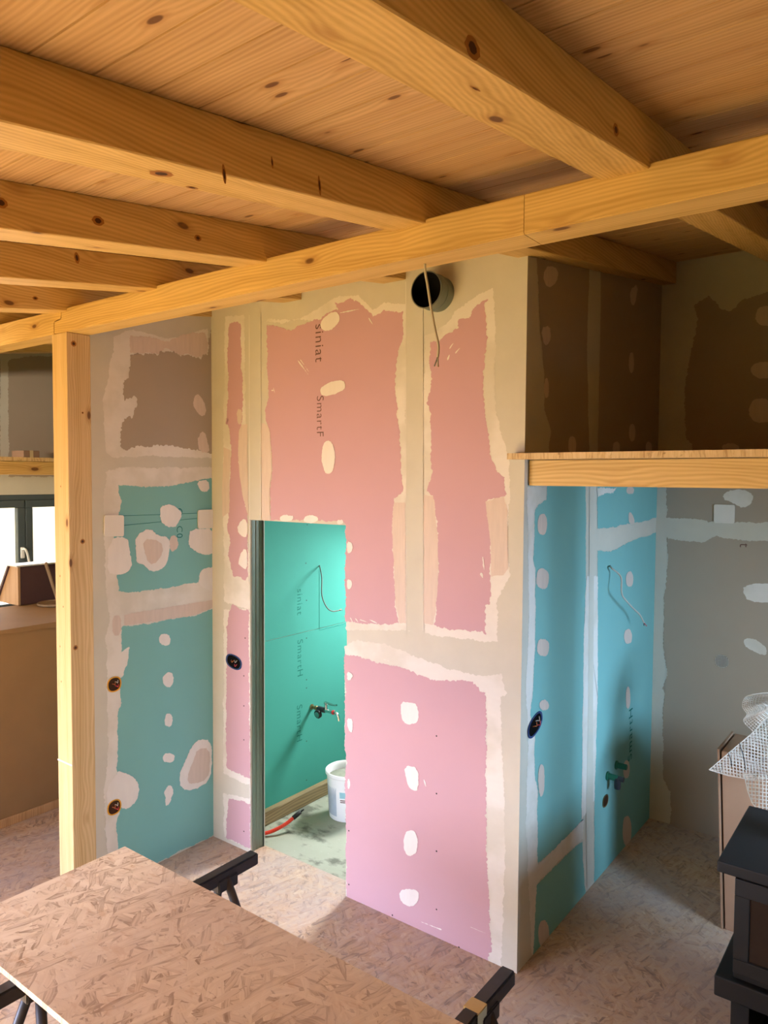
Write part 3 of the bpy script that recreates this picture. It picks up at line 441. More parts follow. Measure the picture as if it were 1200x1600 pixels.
    ('back', 'greybd', 2, 6, [(-1.409, 1.916), (-1.307, 1.901), (-1.189, 1.893), (-1.100, 1.940), (-0.975, 1.926), (-0.807, 1.923), (-0.472, 1.942), (-0.413, 0.005), (-1.042, -0.009), (-1.343, -0.004), (-1.341, 0.207), (-1.391, 0.296), (-1.407, 0.656), (-1.398, 0.874), (-1.413, 0.900), (-1.380, 0.993), (-1.413, 1.188), (-1.414, 1.546), (-1.393, 1.804)]),
    ('back', 'coat', 3, 4, [(-1.081, 2.184), (-1.045, 2.232), (-0.959, 2.240), (-0.892, 2.215), (-0.897, 2.162), (-0.950, 2.121), (-1.006, 2.150)]),
    ('back', 'coat', 3, 4, [(-0.949, 1.620), (-0.907, 1.657), (-0.765, 1.670), (-0.762, 1.556), (-0.904, 1.541)]),
    ('back', 'coat', 3, 4, [(-0.934, 1.298), (-0.898, 1.323), (-0.801, 1.284), (-0.794, 1.238), (-0.811, 1.220), (-0.908, 1.248)]),
    ('back', 'thin', 3, 4, [(-0.810, 3.277), (-0.823, 3.242), (-0.855, 3.234), (-0.889, 3.242), (-0.913, 3.276), (-0.916, 3.315), (-0.903, 3.351), (-0.871, 3.359), (-0.837, 3.350), (-0.814, 3.317)]),
    ('back', 'thin', 3, 4, [(-0.767, 2.952), (-0.787, 2.922), (-0.838, 2.916), (-0.891, 2.924), (-0.928, 2.952), (-0.932, 2.986), (-0.911, 3.016), (-0.860, 3.022), (-0.807, 3.013), (-0.771, 2.985)]),
    ('back', 'thin', 3, 4, [(-0.794, 2.704), (-0.811, 2.659), (-0.854, 2.645), (-0.900, 2.653), (-0.932, 2.692), (-0.936, 2.743), (-0.918, 2.788), (-0.875, 2.802), (-0.830, 2.793), (-0.799, 2.754)]),
    ('back', 'thin', 3, 4, [(-0.985, 2.497), (-0.997, 2.481), (-1.028, 2.476), (-1.060, 2.478), (-1.082, 2.493), (-1.085, 2.511), (-1.072, 2.527), (-1.041, 2.532), (-1.009, 2.529), (-0.987, 2.515)]),
    ('far', 'greybd', 2, 6, [(3.173, 3.290), (3.218, 3.323), (3.448, 3.377), (4.085, 3.438), (4.070, 2.291), (3.167, 2.286)]),
    ('far', 'greybd', 2, 6, [(2.794, 3.256), (3.108, 3.309), (3.090, 2.286), (2.775, 2.284)]),
    ('far', 'tape', 2, 4, [(3.371, 2.247), (3.431, 2.282), (3.803, 2.289), (3.802, 2.247), (3.581, 2.241)]),
]

PLANE = {'front': lambda a, z, d: (a, 3.02-d, z), 'left': lambda a, z, d: (-3.62+d, a, z), 'right': lambda a, z, d: (-1.48+d, a, z),
         'back': lambda a, z, d: (a, 4.99-d, z), 'far': lambda a, z, d: (-6.5+d, a, z)}
MATI = ['tape', 'coat', 'thin', 'spot', 'pink', 'teal', 'greybd']
def rag(P, amp, seed):
    if amp <= 0: return P
    out = []; n = len(P); s = 0
    for i in range(n):
        a, b = Vector(P[i]), Vector(P[(i+1) % n]); L = (b-a).length; k = max(1, int(L/.006))
        nr = Vector((-(b-a).y, (b-a).x)).normalized() if L > 0 else Vector((0, 0))
        for j in range(k):
            p = a.lerp(b, j/k); q = Vector((p.x*14, p.y*14, seed)); q2 = Vector((p.x*70, p.y*70, seed+5))
            m_ = noise.noise(q)*1.5+noise.noise(q2)*1.1+noise.noise(q2*2.6)*.8
            out.append(tuple(p+nr*(m_*amp/1000)))
    return out
def add_patches(bm, wall, zclip=None):
    for i, (w_, mt, layer, amp, P) in enumerate(PATCHES):
        if w_ != wall: continue
        if mt in ('spot', 'thin', 'coat') and 0 < amp <= 4 and max(max(p[0] for p in P)-min(p[0] for p in P), max(p[1] for p in P)-min(p[1] for p in P)) < .36:   # trowel dabs: round the corners
            for _ in range(1): P = [tuple(Vector(P[j]).lerp(Vector(P[(j+1) % len(P)]), t_)) for j in range(len(P)) for t_ in (.25, .75)]
        Q = rag(P, amp, i*3.7)
        vs = [bm.verts.new(PLANE[wall](a, max(z, .0005), .0006*layer+.0001*(i % 5))) for a, z in Q]
        try: f = bm.faces.new(vs)
        except ValueError: continue
        f.material_index = MATI.index(mt); f.normal_update()
        want = {'front': Vector((0, -1, 0)), 'back': Vector((0, -1, 0))}.get(wall, Vector((1, 0, 0)))
        if f.normal.dot(want) < 0: f.normal_flip()
        bmesh.ops.triangulate(bm, faces=[f])
WM = [M[k_] for k_ in MATI]
SL = .145
def zbot(Y): return 3.150+SL*(Y-2.07)            # underside of the rafters
def zc(Y): return zbot(Y)+.137                   # underside of the ceiling boards

def struct(name, bm, mats, parent=None, smooth=False):
    o = obj(name, bm, mats, parent, smooth)
    if not parent: tag(o, kind='structure')
    return o

# floor
bm = bmesh.new()
fl = [(-7.0, -1.8), (1.45, -1.8), (1.45, 5.1), (-1.6, 5.1), (-1.6, 3.14), (-3.62, 3.14), (-3.62, 5.1), (-7.0, 5.1)]
prism(bm, [(x, y, -.022) for x, y in fl], (0, 0, .022)); struct('floor', bm, M['osbfloor'])
bm = bmesh.new(); box(bm, -3.62, -1.6, 3.142, 5.1, -.06, -.003); struct('floor_bathroom', bm, M['concrete'])
bm = bmesh.new(); prism(bm, [(-60, -60, -.35), (60, -60, -.35), (60, 60, -.35), (-60, 60, -.35)], (0, 0, -.2)); struct('ground_outside', bm, plain('dry_ground', '58532f', .95, .1, 0, .2, 1))
bm = bmesh.new(); box(bm, -9.1, -8.9, -3, 12, -.35, 2.9); struct('window_backdrop', bm, plain('backdrop_white', 'f0f0ee', .9, .1))  # white backdrop added so the view through the left window looks blown out
# ceiling boards
bm = bmesh.new(); Y = -1.9345+.0025
ux = math.hypot(1, SL)
while Y < 5.05:
    a = [(Y+.0016, zc(Y)+.005), (Y+.0028, zc(Y+.0028)), (Y+.1302, zc(Y+.1302)), (Y+.1314, zc(Y+.133)+.005), (Y+.1314, zc(Y+.133)+.012), (Y+.1329, zc(Y+.133)+.012), (Y+.1329, zc(Y+.133)+.02), (Y+.0002, zc(Y)+.02), (Y+.0002, zc(Y)+.012), (Y+.0016, zc(Y)+.012)]
    prism(bm, [(-7.0, y, z) for y, z in a], (8.45, 0, 0)); Y += .133
struct('ceiling', bm, M['plank'])

def wall_yz(name, x0, x1, y0, y1, patch=None, z0=0):
    bm = bmesh.new(); prism(bm, [(x0, y0, z0), (x0, y1, z0), (x0, y1, zc(y1)), (x0, y0, zc(y0))], (x1-x0, 0, 0), 0)
    if patch: add_patches(bm, patch)
    return struct(name, bm, WM)
# pink wall with the doorway
bm = bmesh.new(); T = zc(3.02); dx0, dx1, dz = -3.28, -2.515, 2.043
pts = [(-3.62, 0), (dx0, 0), (dx0, dz), (dx1, dz), (dx1, 0), (-1.60, 0), (-1.60, T), (-3.62, T)]
prism(bm, [(x, 3.02, z) for x, z in pts], (0, .12, 0), 0); add_patches(bm, 'front'); wf = struct('wall_front', bm, WM)
wall_yz('wall_niche', -3.76, -3.62, 2.2, 3.16, 'left')
wall_yz('wall_right_side', -1.60, -1.48, 3.02, 4.99, 'right')
bm = bmesh.new(); box(bm, -1.60, 1.45, 4.99, 5.1, 0, zc(5.05)); add_patches(bm, 'back'); struct('wall_back', bm, WM)
bm = bmesh.new(); box(bm, -7.0, -3.62, 4.99, 5.1, 0, zc(5.05)); struct('wall_back_left', bm, M['tape'])
# bathroom: turquoise boards, back wall with a small window
bm = bmesh.new(); box(bm, -3.62, -3.5, 3.16, 4.99, .085, 1.2145, mi=0); box(bm, -3.62, -3.5, 3.16, 4.99, 1.2175, zc(3.3), mi=0)
box(bm, -3.62, -3.503, 3.16, 4.99, 1.2, 1.23, mi=1); bw = struct('wall_bathroom_left', bm, [M['bteal'], M['tape']])
WX0, WX1, WZ0, WZ1 = -3.25, -2.45, 1.35, 2.15
bm = bmesh.new()
box(bm, -3.62, WX0, 4.99, 5.1, 0, 3.6); box(bm, WX1, -1.6, 4.99, 5.1, 0, 3.6); box(bm, WX0, WX1, 4.99, 5.1, 0, WZ0); box(bm, WX0, WX1, 4.99, 5.1, WZ1, 3.6)
struct('wall_bathroom_back', bm, M['bteal'])
bm = bmesh.new()
for a, b, c, d in ((WX0, WX1, WZ0, WZ0+.06), (WX0, WX1, WZ1-.06, WZ1), (WX0, WX0+.06, WZ0, WZ1), (WX1-.06, WX1, WZ0, WZ1)): box(bm, a, b, 5.0, 5.06, c, d)
struct('window_2', bm, M['frame'])
bm = bmesh.new(); box(bm, WX0+.06, WX1-.06, 5.03, 5.036, WZ0+.06, WZ1-.06); struct('window_pane', bm, M['glass'], None)
# far left wall with window_1
A0, A1, B0, B1 = 1.9, 4.3, 1.05, 2.128
bm = bmesh.new()
for y0, y1, z0, z1 in ((-1.8, A0, 0, zc(5)), (A1, 5.1, 0, zc(5)), (A0, A1, 0, B0), (A0, A1, B1, zc(5))): box(bm, -6.62, -6.5, y0, y1, z0, z1)
add_patches(bm, 'far'); struct('wall_far_left', bm, WM)
def frame_rect(bm, x0, x1, y0, y1, z0, z1, wd, bev=.004):
    box(bm, x0, x1, y0, y1, z0, z0+wd, bev); box(bm, x0, x1, y0, y1, z1-wd, z1, bev)
    box(bm, x0, x1, y0, y0+wd, z0+wd, z1-wd, bev); box(bm, x0, x1, y1-wd, y1, z0+wd, z1-wd, bev)
ym = at_x(40, 820, -6.5).y
bm = bmesh.new(); frame_rect(bm, -6.60, -6.52, A0, A1, B0, B1, .05); win = struct('window_1', bm, M['frame'])
for y0, y1 in ((A0+.05, ym), (ym, A1-.05)):
    bm = bmesh.new(); frame_rect(bm, -6.56, -6.50, y0+.003, y1-.003, B0+.05, B1-.05, .066, .006); sa = obj('window_sash', bm, M['frame'], win)
    bm = bmesh.new(); box(bm, -6.535, -6.529, y0+.06, y1-.06, B0+.11, B1-.11); obj('window_pane', bm, M['glass'], sa)
bm = bmesh.new(); yh = ym-.035; box(bm, -6.50, -6.485, yh-.018, yh+.018, 1.56, 1.66, .006)
tube(bm, catmull([(-6.49, yh, 1.64), (-6.455, yh, 1.645), (-6.44, yh+.01, 1.62), (-6.44, yh+.03, 1.54), (-6.44, yh+.035, 1.49)], 5), .010, 10)
hd = obj('window_handle', bm, M['white'], win, True); hd['label'] = 'white window handle'
# unseen sides of the room
bm = bmesh.new(); box(bm, 1.40, 1.5, -1.8, 5.1, 0, zc(5)); struct('wall_right', bm, M['tape'])
bm = bmesh.new(); box(bm, -7.0, -5.6, -1.9, -1.8, 0, zc(-1.8)); box(bm, -1.6, 1.5, -1.9, -1.8, 0, zc(-1.8)); box(bm, -5.6, -1.6, -1.9, -1.8, 2.15, zc(-1.8)); struct('wall_rear', bm, M['tape'])
bm = bmesh.new()
for a in (-5.6, -4.3, -2.95, -1.66): box(bm, a, a+.06, -1.88, -1.82, 0, 2.15)
box(bm, -5.6, -1.6, -1.88, -1.82, 2.09, 2.15); struct('window_3', bm, M['frame'])

# ------------------------------------------------------------------ printed writing on the boards (children of their walls)
def lettering(txt, size, mat, M4, parent, name='printed_lettering'):
    cu = bpy.data.curves.new('t', 'FONT'); cu.body = txt; cu.size = size; cu.extrude = .0002; cu.offset = -.0006; cu.align_x = 'CENTER'; cu.align_y = 'CENTER'; cu.space_character = 1.12
    t = bpy.data.objects.new('t', cu); C.objects.link(t); bpy.context.view_layer.update()
    me = bpy.data.meshes.new_from_object(t.evaluated_get(bpy.context.evaluated_depsgraph_get())); bpy.data.objects.remove(t)
    me.name = name; me.transform(M4); me.materials.clear(); me.materials.append(mat)
    o = bpy.data.objects.new(name, me); C.objects.link(o); o.parent = parent; return o
def frame4(xa, ya, loc):
    xa, ya = Vector(xa), Vector(ya); mm = Matrix((xa, ya, xa.cross(ya))).transposed().to_4x4(); mm.translation = loc; return mm
DN = (0, 0, -1)
lettering('siniat', .088, M['ink'], frame4(DN, (1, 0, 0), (-2.72, 3.0178, 3.035)), wf)
lettering('SmartF', .072, M['ink'], frame4(DN, (1, 0, 0), (-2.713, 3.0178, 2.635)), wf)
lettering('siniat', .078, M['inkg'], frame4(DN, (0, 1, 0), (-3.4997, 3.688, 1.436)), bw)
lettering('SmartH', .078, M['inkg'], frame4(DN, (0, 1, 0), (-3.4997, 3.692, 1.04)), bw)
lettering('SmartH', .078, M['inkg'], frame4(DN, (0, 1, 0), (-3.4997, 3.686, .58)), bw)
wr = bpy.data.objects['wall_right_side']
lettering('SmartH', .10, M['inkg'], frame4((0, 0, 1), (0, -1, 0), (-1.4778, 4.56, .70)), wr)
lettering('t', .085, M['ink'], frame4((0, 0, -1), (1, 0, 0), (at_y(1163, 852, 4.99).x, 4.9885, at_y(1163, 852, 4.99).z)), bpy.data.objects['wall_back'])
lettering('C   C0', .06, M['inkg'], frame4(DN, (0, 1, 0), (-3.6178, 2.77, 2.02)), bpy.data.objects['wall_niche'])
# pencil lines across the niche wall and the bathroom wall, screws
bm = bmesh.new()
for (x0, y0), (x1, y1), X in (((192, 806), (308, 802), -3.6183), ((192, 821), (308, 810), -3.6183)):
    a, b = at_x(x0, y0, X), at_x(x1, y1, X); tube(bm, [a, b], .0012, 4)
obj('pencil_line', bm, M['inkg'], bpy.data.objects['wall_niche'])
bm = bmesh.new()
for p, q in (((499, 890), (499, 985)), ((499, 985), (541, 974))): tube(bm, [at_x(*p, -3.4995), at_x(*q, -3.4995)], .0012, 4)
obj('pencil_line', bm, M['inkg'], bw)
def screws(lst, fn, nrm, parent):
    for p in lst:
        b = bmesh.new(); lathe(b, [(0, .001), (.0035, .001), (.0045, 0)], fn(*p), nrm, 8); obj('screw_head', b, M['rubber'], parent)
screws([(480, 820), (478, 880), (479, 938), (479, 997), (479, 1062), (479, 1075), (479, 1158), (479, 1219)], lambda a, b: at_x(a, b, -3.5), (1, 0, 0), bw)
screws([(383, 997), (381, 1056), (381, 1103), (381, 1156), (381, 1299), (545, 1298), (545, 1382), (613, 1430), (717, 1480), (682, 1150), (682, 1240), (682, 1330), (682, 1421)], lambda a, b: at_y(a, b, 3.018), (0, -1, 0), wf)

# ------------------------------------------------------------------ timber frame
def knot(bm, c, n, axis, ra, rc):              # elliptical knot flush with the face: ring and dark core
    n = Vector(n).normalized(); u = Vector(axis).normalized(); v = n.cross(u)
    for s_, d_, mi in ((1.9, .0006, 1), (1.0, .0009, 2)):
        vs = [bm.verts.new(Vector(c)+n*d_+u*(math.cos(2*PI*i/18)*ra*s_*(1+.12*math.sin(i*2.3)))+v*(math.sin(2*PI*i/18)*rc*s_)) for i in range(18)]
        f = bm.faces.new(vs); f.material_index = mi; f.normal_update()
        if f.normal.dot(n) < 0: f.normal_flip()
RD = (0, 1, .145); BN = (0, .145, -1)
def on_bot(px_, py_):
    d = CF + CR*((px_-600)/FPX) + CU*((800-py_)/FPX); t_ = (3.150-.145*2.07-2.3)/(d.z-.145*d.y); return CP+d*t_
KN = {-.654: [(at_x(738, 75, -.654), (1, 0, 0), .013, .010), (at_x(962, 203, -.654), (1, 0, 0), .010, .008), (on_bot(742, 138), BN, .010, .0016)],
      -1.39: [(on_bot(252, 271), BN, .016, .011), (on_bot(300, 293), BN, .010, .004), (at_x(350, 272, -1.39), (1, 0, 0), .003, .012), (at_x(499, 290, -1.39), (1, 0, 0), .003, .014), (at_x(425, 254, -1.39), (1, 0, 0), .002, .008)],
      -2.144: [(at_x(153, 345, -2.144), (1, 0, 0), .011, .008), (at_x(309, 372, -2.144), (1, 0, 0), .008, .006), (at_x(2, 317, -2.144), (1, 0, 0), .009, .008)],
      -2.854: [(at_x(55, 466, -2.854), (1, 0, 0), .006, .004), (at_x(120, 403, -2.854), (1, 0, 0), .006, .012)]}
def rafter(xr, name, label, w_=.14, y0=-1.8, y1=5.0):
    bm = bmesh.new(); pts = [(xr-w_, y0, zbot(y0)), (xr-w_, y1, zbot(y1)), (xr-w_, y1, zc(y1)), (xr-w_, y0, zc(y0))]
    prism(bm, pts, (w_, 0, 0)); bmesh.ops.bevel(bm, geom=[e for e in bm.edges if abs((e.verts[0].co-e.verts[1].co).y) > 1], offset=.003, segments=1, affect='EDGES')
    for c_, n_, ra, rc in KN.get(xr, ()): knot(bm, c_, n_, RD, ra, rc)
    return tag(obj(name, bm, [M['wy'], M['knotring'], M['knotcore']]), label, 'rafter', 'spruce roof rafters')
for xr, lb in ((-.654, 'thick spruce rafter at the top right with two big dark knots'),
               (-1.39, 'spruce rafter that runs along the top of the green side wall'), (-2.144, 'spruce rafter meeting the long beam above the doorway, third from the right'),
               (-2.854, 'spruce rafter meeting the long beam left of the doorway, fourth from the right'), (-3.612, 'spruce rafter landing on the main beam right over the post'),
               (-4.36, 'spruce rafter just left of the post, over the left loft'), (-5.10, 'spruce rafter further left of the post, over the left loft window side'), (-5.84, 'leftmost spruce rafter over the left loft')):
    rafter(xr, 'rafter', lb)
MB0, MB1, ZB, ZT = 2.07, 2.20, 3.045, 3.166
xs1, xs2 = -3.735, -3.665
def beam_xz(pts, mat, label, name='main_beam'):
    bm = bmesh.new(); prism(bm, [(x, MB0, z) for x, z in pts], (0, MB1-MB0, 0))
    bmesh.ops.bevel(bm, geom=[e for e in bm.edges if abs((e.verts[0].co-e.verts[1].co).x) > .5], offset=.004, segments=2, affect='EDGES')
    return tag(obj(name, bm, mat), label, 'beam', 'long crossing beam in three lengths')
beam_xz([(xs1, ZB), (-1.03, ZB), (-1.03, ZT), (xs2, ZT), (xs2, 3.118), (xs1, 3.11)], M['wx'], 'long spruce beam over the pink wall, from the notched joint above the post to the butt joint')
beam_xz([(-1.028, ZB), (1.40, ZB), (1.40, ZT), (-1.028, ZT)], M['wx'], 'right length of the spruce beam, in front of the dark right loft')
beam_xz([(-6.5, ZB), (xs1-.007, ZB), (xs1-.007, 3.105), (xs2-.006, 3.113), (xs2-.006, ZT), (-6.5, ZT)], M['wx'], 'left length of the spruce beam, left of the post with the notched joint')
bm = bmesh.new(); box(bm, -3.762, -3.619, 2.07, 2.205, 0, ZB-.001, .004)
for q, r_ in (((115, 537), .008), ((129, 846), .007), ((129, 645), .003), ((118, 1012), .007)): knot(bm, at_x(*q, -3.619), (1, 0, 0), (0, 0, 1), r_, r_)
for q in ((94, 900), (95, 760), (99, 948), (96, 1065), (94, 1010)): knot(bm, at_y(*q, 2.07), (0, -1, 0), (0, 0, 1), .003, .002)
post = tag(obj('post', bm, [M['wz'], M['knotring'], M['knotcore']]), 'square spruce post standing under the beam joint left of the niche', 'post')
bm = bmesh.new(); z_ = at_y(92, 1187, 2.07).z; box(bm, -3.763, -3.62, 2.0685, 2.0695, z_-.004, z_+.004); obj('chalk_mark', bm, M['spot'], post)

# right loft: front beam and OSB deck
XR0 = -1.475
bm = bmesh.new(); box(bm, XR0+.0, 1.40, 3.055, 3.175, 2.268, 2.383, .003)
tag(obj('loft_beam', bm, M['wx']), 'pale spruce beam carrying the front of the right loft beside the green wall', 'beam')
bm = bmesh.new()
for a, b, c_, d in ((-1.478, -.41, 2.945, 4.985), (-.41, -.19, 2.945, 3.20), (-.41, -.19, 3.42, 4.985), (-.19, 1.40, 2.945, 4.985)): box(bm, a, b, c_, d, 2.385, 2.412)
box(bm, -1.53, -1.478, 2.945, 3.018, 2.385, 2.412)
tag(obj('loft_deck', bm, M['osbedge']), 'OSB deck of the right loft with its raw edge above the pale beam', 'deck')
# left loft
bm = bmesh.new(); box(bm, -5.12, -5.0, 1.0, 4.985, 2.304, 2.395, .003)
tag(obj('loft_beam', bm, M['wy']), 'pale spruce beam under the left loft, left of the post', 'beam')
bm = bmesh.new(); box(bm, -6.49, -4.995, 1.0, 4.985, 2.397, 2.424)
tag(obj('loft_deck', bm, M['osbedge']), 'OSB deck of the left loft, left of the post', 'deck')
bm = bmesh.new(); box(bm, -6.35, -6.15, 3.12, 3.26, 2.425, 2.51, .004)
t = tag(obj('carton', bm, M['cardboard']), 'small brown carton standing on the left loft deck', 'box')
bm = bmesh.new(); box(bm, -6.351, -6.149, 3.175, 3.205, 2.44, 2.5115); obj('carton_tape', bm, M['tapey'], t)

# ------------------------------------------------------------------ doorway: metal stud, sill timber
sx = dx0
st = empty('metal_stud', (sx, 3.08, 0), 'galvanised steel stud lining the left side of the doorway', 'stud')
bm = bmesh.new()                                  # C-profile web with stiffening grooves
prof = [(0, 3.034), (.0, 3.128), (.004, 3.128), (.004, 3.103), (.0015, 3.099), (.0015, 3.093), (.004, 3.089), (.004, 3.073), (.0015, 3.069), (.0015, 3.063), (.004, 3.059), (.004, 3.034)]
prism(bm, [(sx+x, y, .0) for x, y in prof], (0, 0, dz-.004)); obj('stud_web', bm, M['steel'], st)
bm = bmesh.new(); box(bm, sx-.002, sx+.006, 3.0205, 3.033, .0, dz-.002); box(bm, sx-.002, sx+.006, 3.1285, 3.1395, .0, dz-.002); e_ = obj('board_edge', bm, M['coat'], st); e_['label'] = 'pale plasterboard edges beside the steel'
bm = bmesh.new(); box(bm, sx+.001, sx+.012, 3.126, 3.129, 0, dz-.004); box(bm, sx+.001, sx+.012, 3.033, 3.036, 0, dz-.004); obj('stud_flange', bm, M['steel'], st)
bm = bmesh.new(); box(bm, -3.5, -3.452, 3.17, 4.985, -.002, .092, .006)
for i in range(0): pass
tag(obj('sole_plate', bm, M['dirty']), 'dirty timber sole plate along the foot of the turquoise bathroom wall', 'timber')

# bucket with lip and label
bc = Vector((-3.135, 3.785, -.002))
bk = empty('plaster_bucket', bc, 'white plastic builder bucket standing on the bathroom concrete, cut by the doorway edge', 'bucket')
bm = bmesh.new()
lathe(bm, [(0, .0), (.122, .0), (.128, .006), (.146, .29), (.152, .295), (.156, .30), (.156, .318), (.150, .322), (.146, .318), (.141, .30), (.124, .012), (0, .010)], bc, (0, 0, 1), 56)
shade_auto(obj('bucket_body', bm, M['white'], bk))
bm = bmesh.new()
def arcpatch(bm, c, r0, r1, z0, z1, a0, a1, n=16):
    vs = []
    for k_ in range(n+1):
        a = a0+(a1-a0)*k_/n; vs.append((bm.verts.new(c+Vector((math.cos(a)*r0, math.sin(a)*r0, z0))), bm.verts.new(c+Vector((math.cos(a)*r1, math.sin(a)*r1, z1)))))
    for a, b in zip(vs, vs[1:]): bm.faces.new((a[0], b[0], b[1], a[1]))
va = math.atan2(-bc.y, -bc.x)
arcpatch(bm, bc, .1305, .1432, .035, .25, va-1.5, va-.62); obj('bucket_label', bm, M['label'], bk)
bm = bmesh.new(); arcpatch(bm, bc, .1385, .1418, .168, .21, va-.42, va-.12); obj('round_logo', bm, plain('pale_teal_print', '8fc0cc', .5), bk)
bm = bmesh.new()
for z in (.150, .138): arcpatch(bm, bc, .1366+(z-.138)*.06, .1370+(z-.138)*.06, z, z+.007, va-.40, va-.10)
obj('label_text_lines', bm, M['ink'], bk)
bm = bmesh.new(); lathe(bm, [(0, .26), (.137, .262), (.138, .268), (.06, .275), (0, .27)], bc, (0, 0, 1), 32); obj('residue', bm, plain('dried_mortar', '8f9484', .9, .1, 0, .25, 18, .4), bk, True)

# conduit lying over the bathroom floor
cd = empty('floor_conduit', (-3.3, 3.25, 0), 'red corrugated conduit with a black end rising from the bathroom floor', 'conduit')
P = catmull([(-3.42, 3.165, .012), (-3.37, 3.21, .016), (-3.325, 3.27, .03), (-3.29, 3.34, .055), (-3.27, 3.40, .085)], 14)
bm = bmesh.new(); tube(bm, P, [.0115+.0012*math.sin(i*2.6) for i in range(len(P))], 12); obj('conduit_pipe', bm, M['orange'], cd, True)
e = P[-1]; dr = (P[-1]-P[-3]).normalized()
bm = bmesh.new(); tube(bm, [e-dr*.012, e+dr*.02, e+dr*.05], [.0145, .015, .013], 12); tube(bm, [e+dr*.05, e+dr*.072+Vector((.006, 0, .004))], .005, 8); tube(bm, [e+dr*.05, e+dr*.068+Vector((-.006, .004, -.002))], .004, 8)
obj('conduit_end', bm, M['rubber'], cd, True)

# faucet with water meter on the bathroom wall
fp = Vector((-3.5, 3.814, .665))
fc = empty('garden_faucet', fp, 'metal tap with lever handle and round gauge sticking out of the turquoise wall', 'tap')
X = Vector((1, 0, 0)); Zv = Vector((0, 0, 1)); Yv = Vector((0, 1, 0))
bm = bmesh.new(); lathe(bm, [(0, 0), (.020, 0), (.020, .006), (.011, .008), (.011, .035), (.016, .036), (.016, .05), (.013, .052), (.013, .066), (0, .066)], fp, X, 18); obj('wall_connector', bm, M['brass'], fc)
bm = bmesh.new(); tube(bm, [fp+X*.064, fp+X*.125], .019, 14); shade_auto(obj('valve_body', bm, M['blackmetal'], fc))
bm = bmesh.new(); lathe(bm, [(0, 0), (.024, 0), (.030, .004), (.030, .02), (.026, .024), (0, .024)], fp+X*.083+Vector((0, -.012, -.028)), (0, -1, -.15), 24)
obj('gauge', bm, M['rubber'], fc); bm = bmesh.new(); lathe(bm, [(0, .0), (.021, .0), (.021, .002), (0, .002)], fp+X*.083+Vector((0, -.012, -.028))+Vector((0, -1, -.15)).normalized()*.024, (0, -1, -.15), 24); obj('gauge_dial', bm, M['chrome'], fc)
bm = bmesh.new(); tube(bm, [fp+X*.125, fp+X*.20], [.013, .012], 12); tube(bm, [fp+X*.135, fp+X*.135+Zv*.04], .011, 12)
tube(bm, catmull([fp+X*.195, fp+X*.225+Zv*.002, fp+X*.245-Zv*.015, fp+X*.255-Zv*.05], 5), .009, 12); shade_auto(obj('tap_body', bm, M['chrome'], fc))
bm = bmesh.new(); lathe(bm, [(0, 0), (.014, 0), (.016, .006), (.014, .014), (0, .014)], fp+X*.195+Zv*.0, X, 14); obj('red_collar', bm, M['redw'], fc)
bm = bmesh.new(); tube(bm, catmull([fp+X*.125+Zv*.05, fp+X*.14+Zv*.056, fp+X*.20+Zv*.052, fp+X*.235+Zv*.058], 5), [.011]*5+[.008]*5+[.006]*6, 10); tube(bm, [fp+X*.135+Zv*.035, fp+X*.135+Zv*.056], .008, 10); shade_auto(obj('lever_handle', bm, M['chrome'], fc))

# cables
def cable(name, pts, r, mat, label, tip=None, cat='cable', n=8):
    P = catmull(pts, n); root = empty(name, P[0], label, cat)
    bm = bmesh.new(); tube(bm, P, r, 8); obj('sheath', bm, mat, root, True)
    if tip:
        e, d = P[-1], (P[-1]-P[-3]).normalized(); u, v = frame_of(d)
        for i, (tm, a) in enumerate(tip):
            b = bmesh.new(); s_ = u*math.cos(a)+v*math.sin(a); tube(b, [e-d*.004, e+d*.015+s_*.004, e+d*.032+s_*.009], r*.5, 6); obj('wire_end', b, tm, root, True)
    return root
cable('wall_cable', [at_x(499, 883, -3.505), at_x(501, 892, -3.46), at_x(503, 905, -3.42), at_x(503, 930, -3.39), at_x(510, 948, -3.37), at_x(519, 955, -3.36), at_x(529, 954, -3.35)], .0042, M['cabledk'],
      'thin dark cable poking out of the turquoise bathroom wall', [(M['rubber'], 0), (M['copper'], 2.5)])
cable('wall_cable', [at_x(953, 884, -1.482), at_x(956, 888, -1.45), at_x(966, 896, -1.42), at_x(971, 905, -1.40), at_x(971.5, 927, -1.39), at_x(978, 938, -1.385), at_x(990, 951, -1.38), at_x(1000, 961, -1.375), at_x(1006, 973, -1.37)], .0048, M['cable'],
      'thin grey cable with red tip hanging from the green side wall', [(M['redw'], 0), (M['rubber'], 3.1)])
cable('hanging_cable', [at_y(664, 417, 2.14)+Vector((0, 0, .01)), at_y(664.5, 425, 2.14), at_y(668, 445, 2.145), at_y(673, 478, 2.15), at_y(680, 517, 2.15), at_y(685, 540, 2.15), at_y(684, 558, 2.15)], .0045, M['cable'],
      'thin grey cable hanging down from the long beam in front of the round duct', [(M['copper'], 0), (M['cabledk'], 2), (M['cable'], 4)])

# round duct collar above
vc = Vector((-1.945, 3.02, 3.185)); dn = Vector((0, -1, 0))
dt = empty('vent_duct', vc, 'round metal duct collar with black inside, high on the pink wall', 'duct')
bm = bmesh.new(); lathe(bm, [(.084, -.0), (.084, .050), (.0865, .053), (.084, .056), (.084, .105), (.0865, .109), (.0865, .115), (.0815, .115), (.0815, .0)], vc, dn, 56); shade_auto(obj('duct_sleeve', bm, M['steel'], dt))
bm = bmesh.new(); lathe(bm, [(.0815, .112), (.081, .004), (0, .003)], vc, dn, 56); obj('duct_interior', bm, M['ductin'], dt, True)

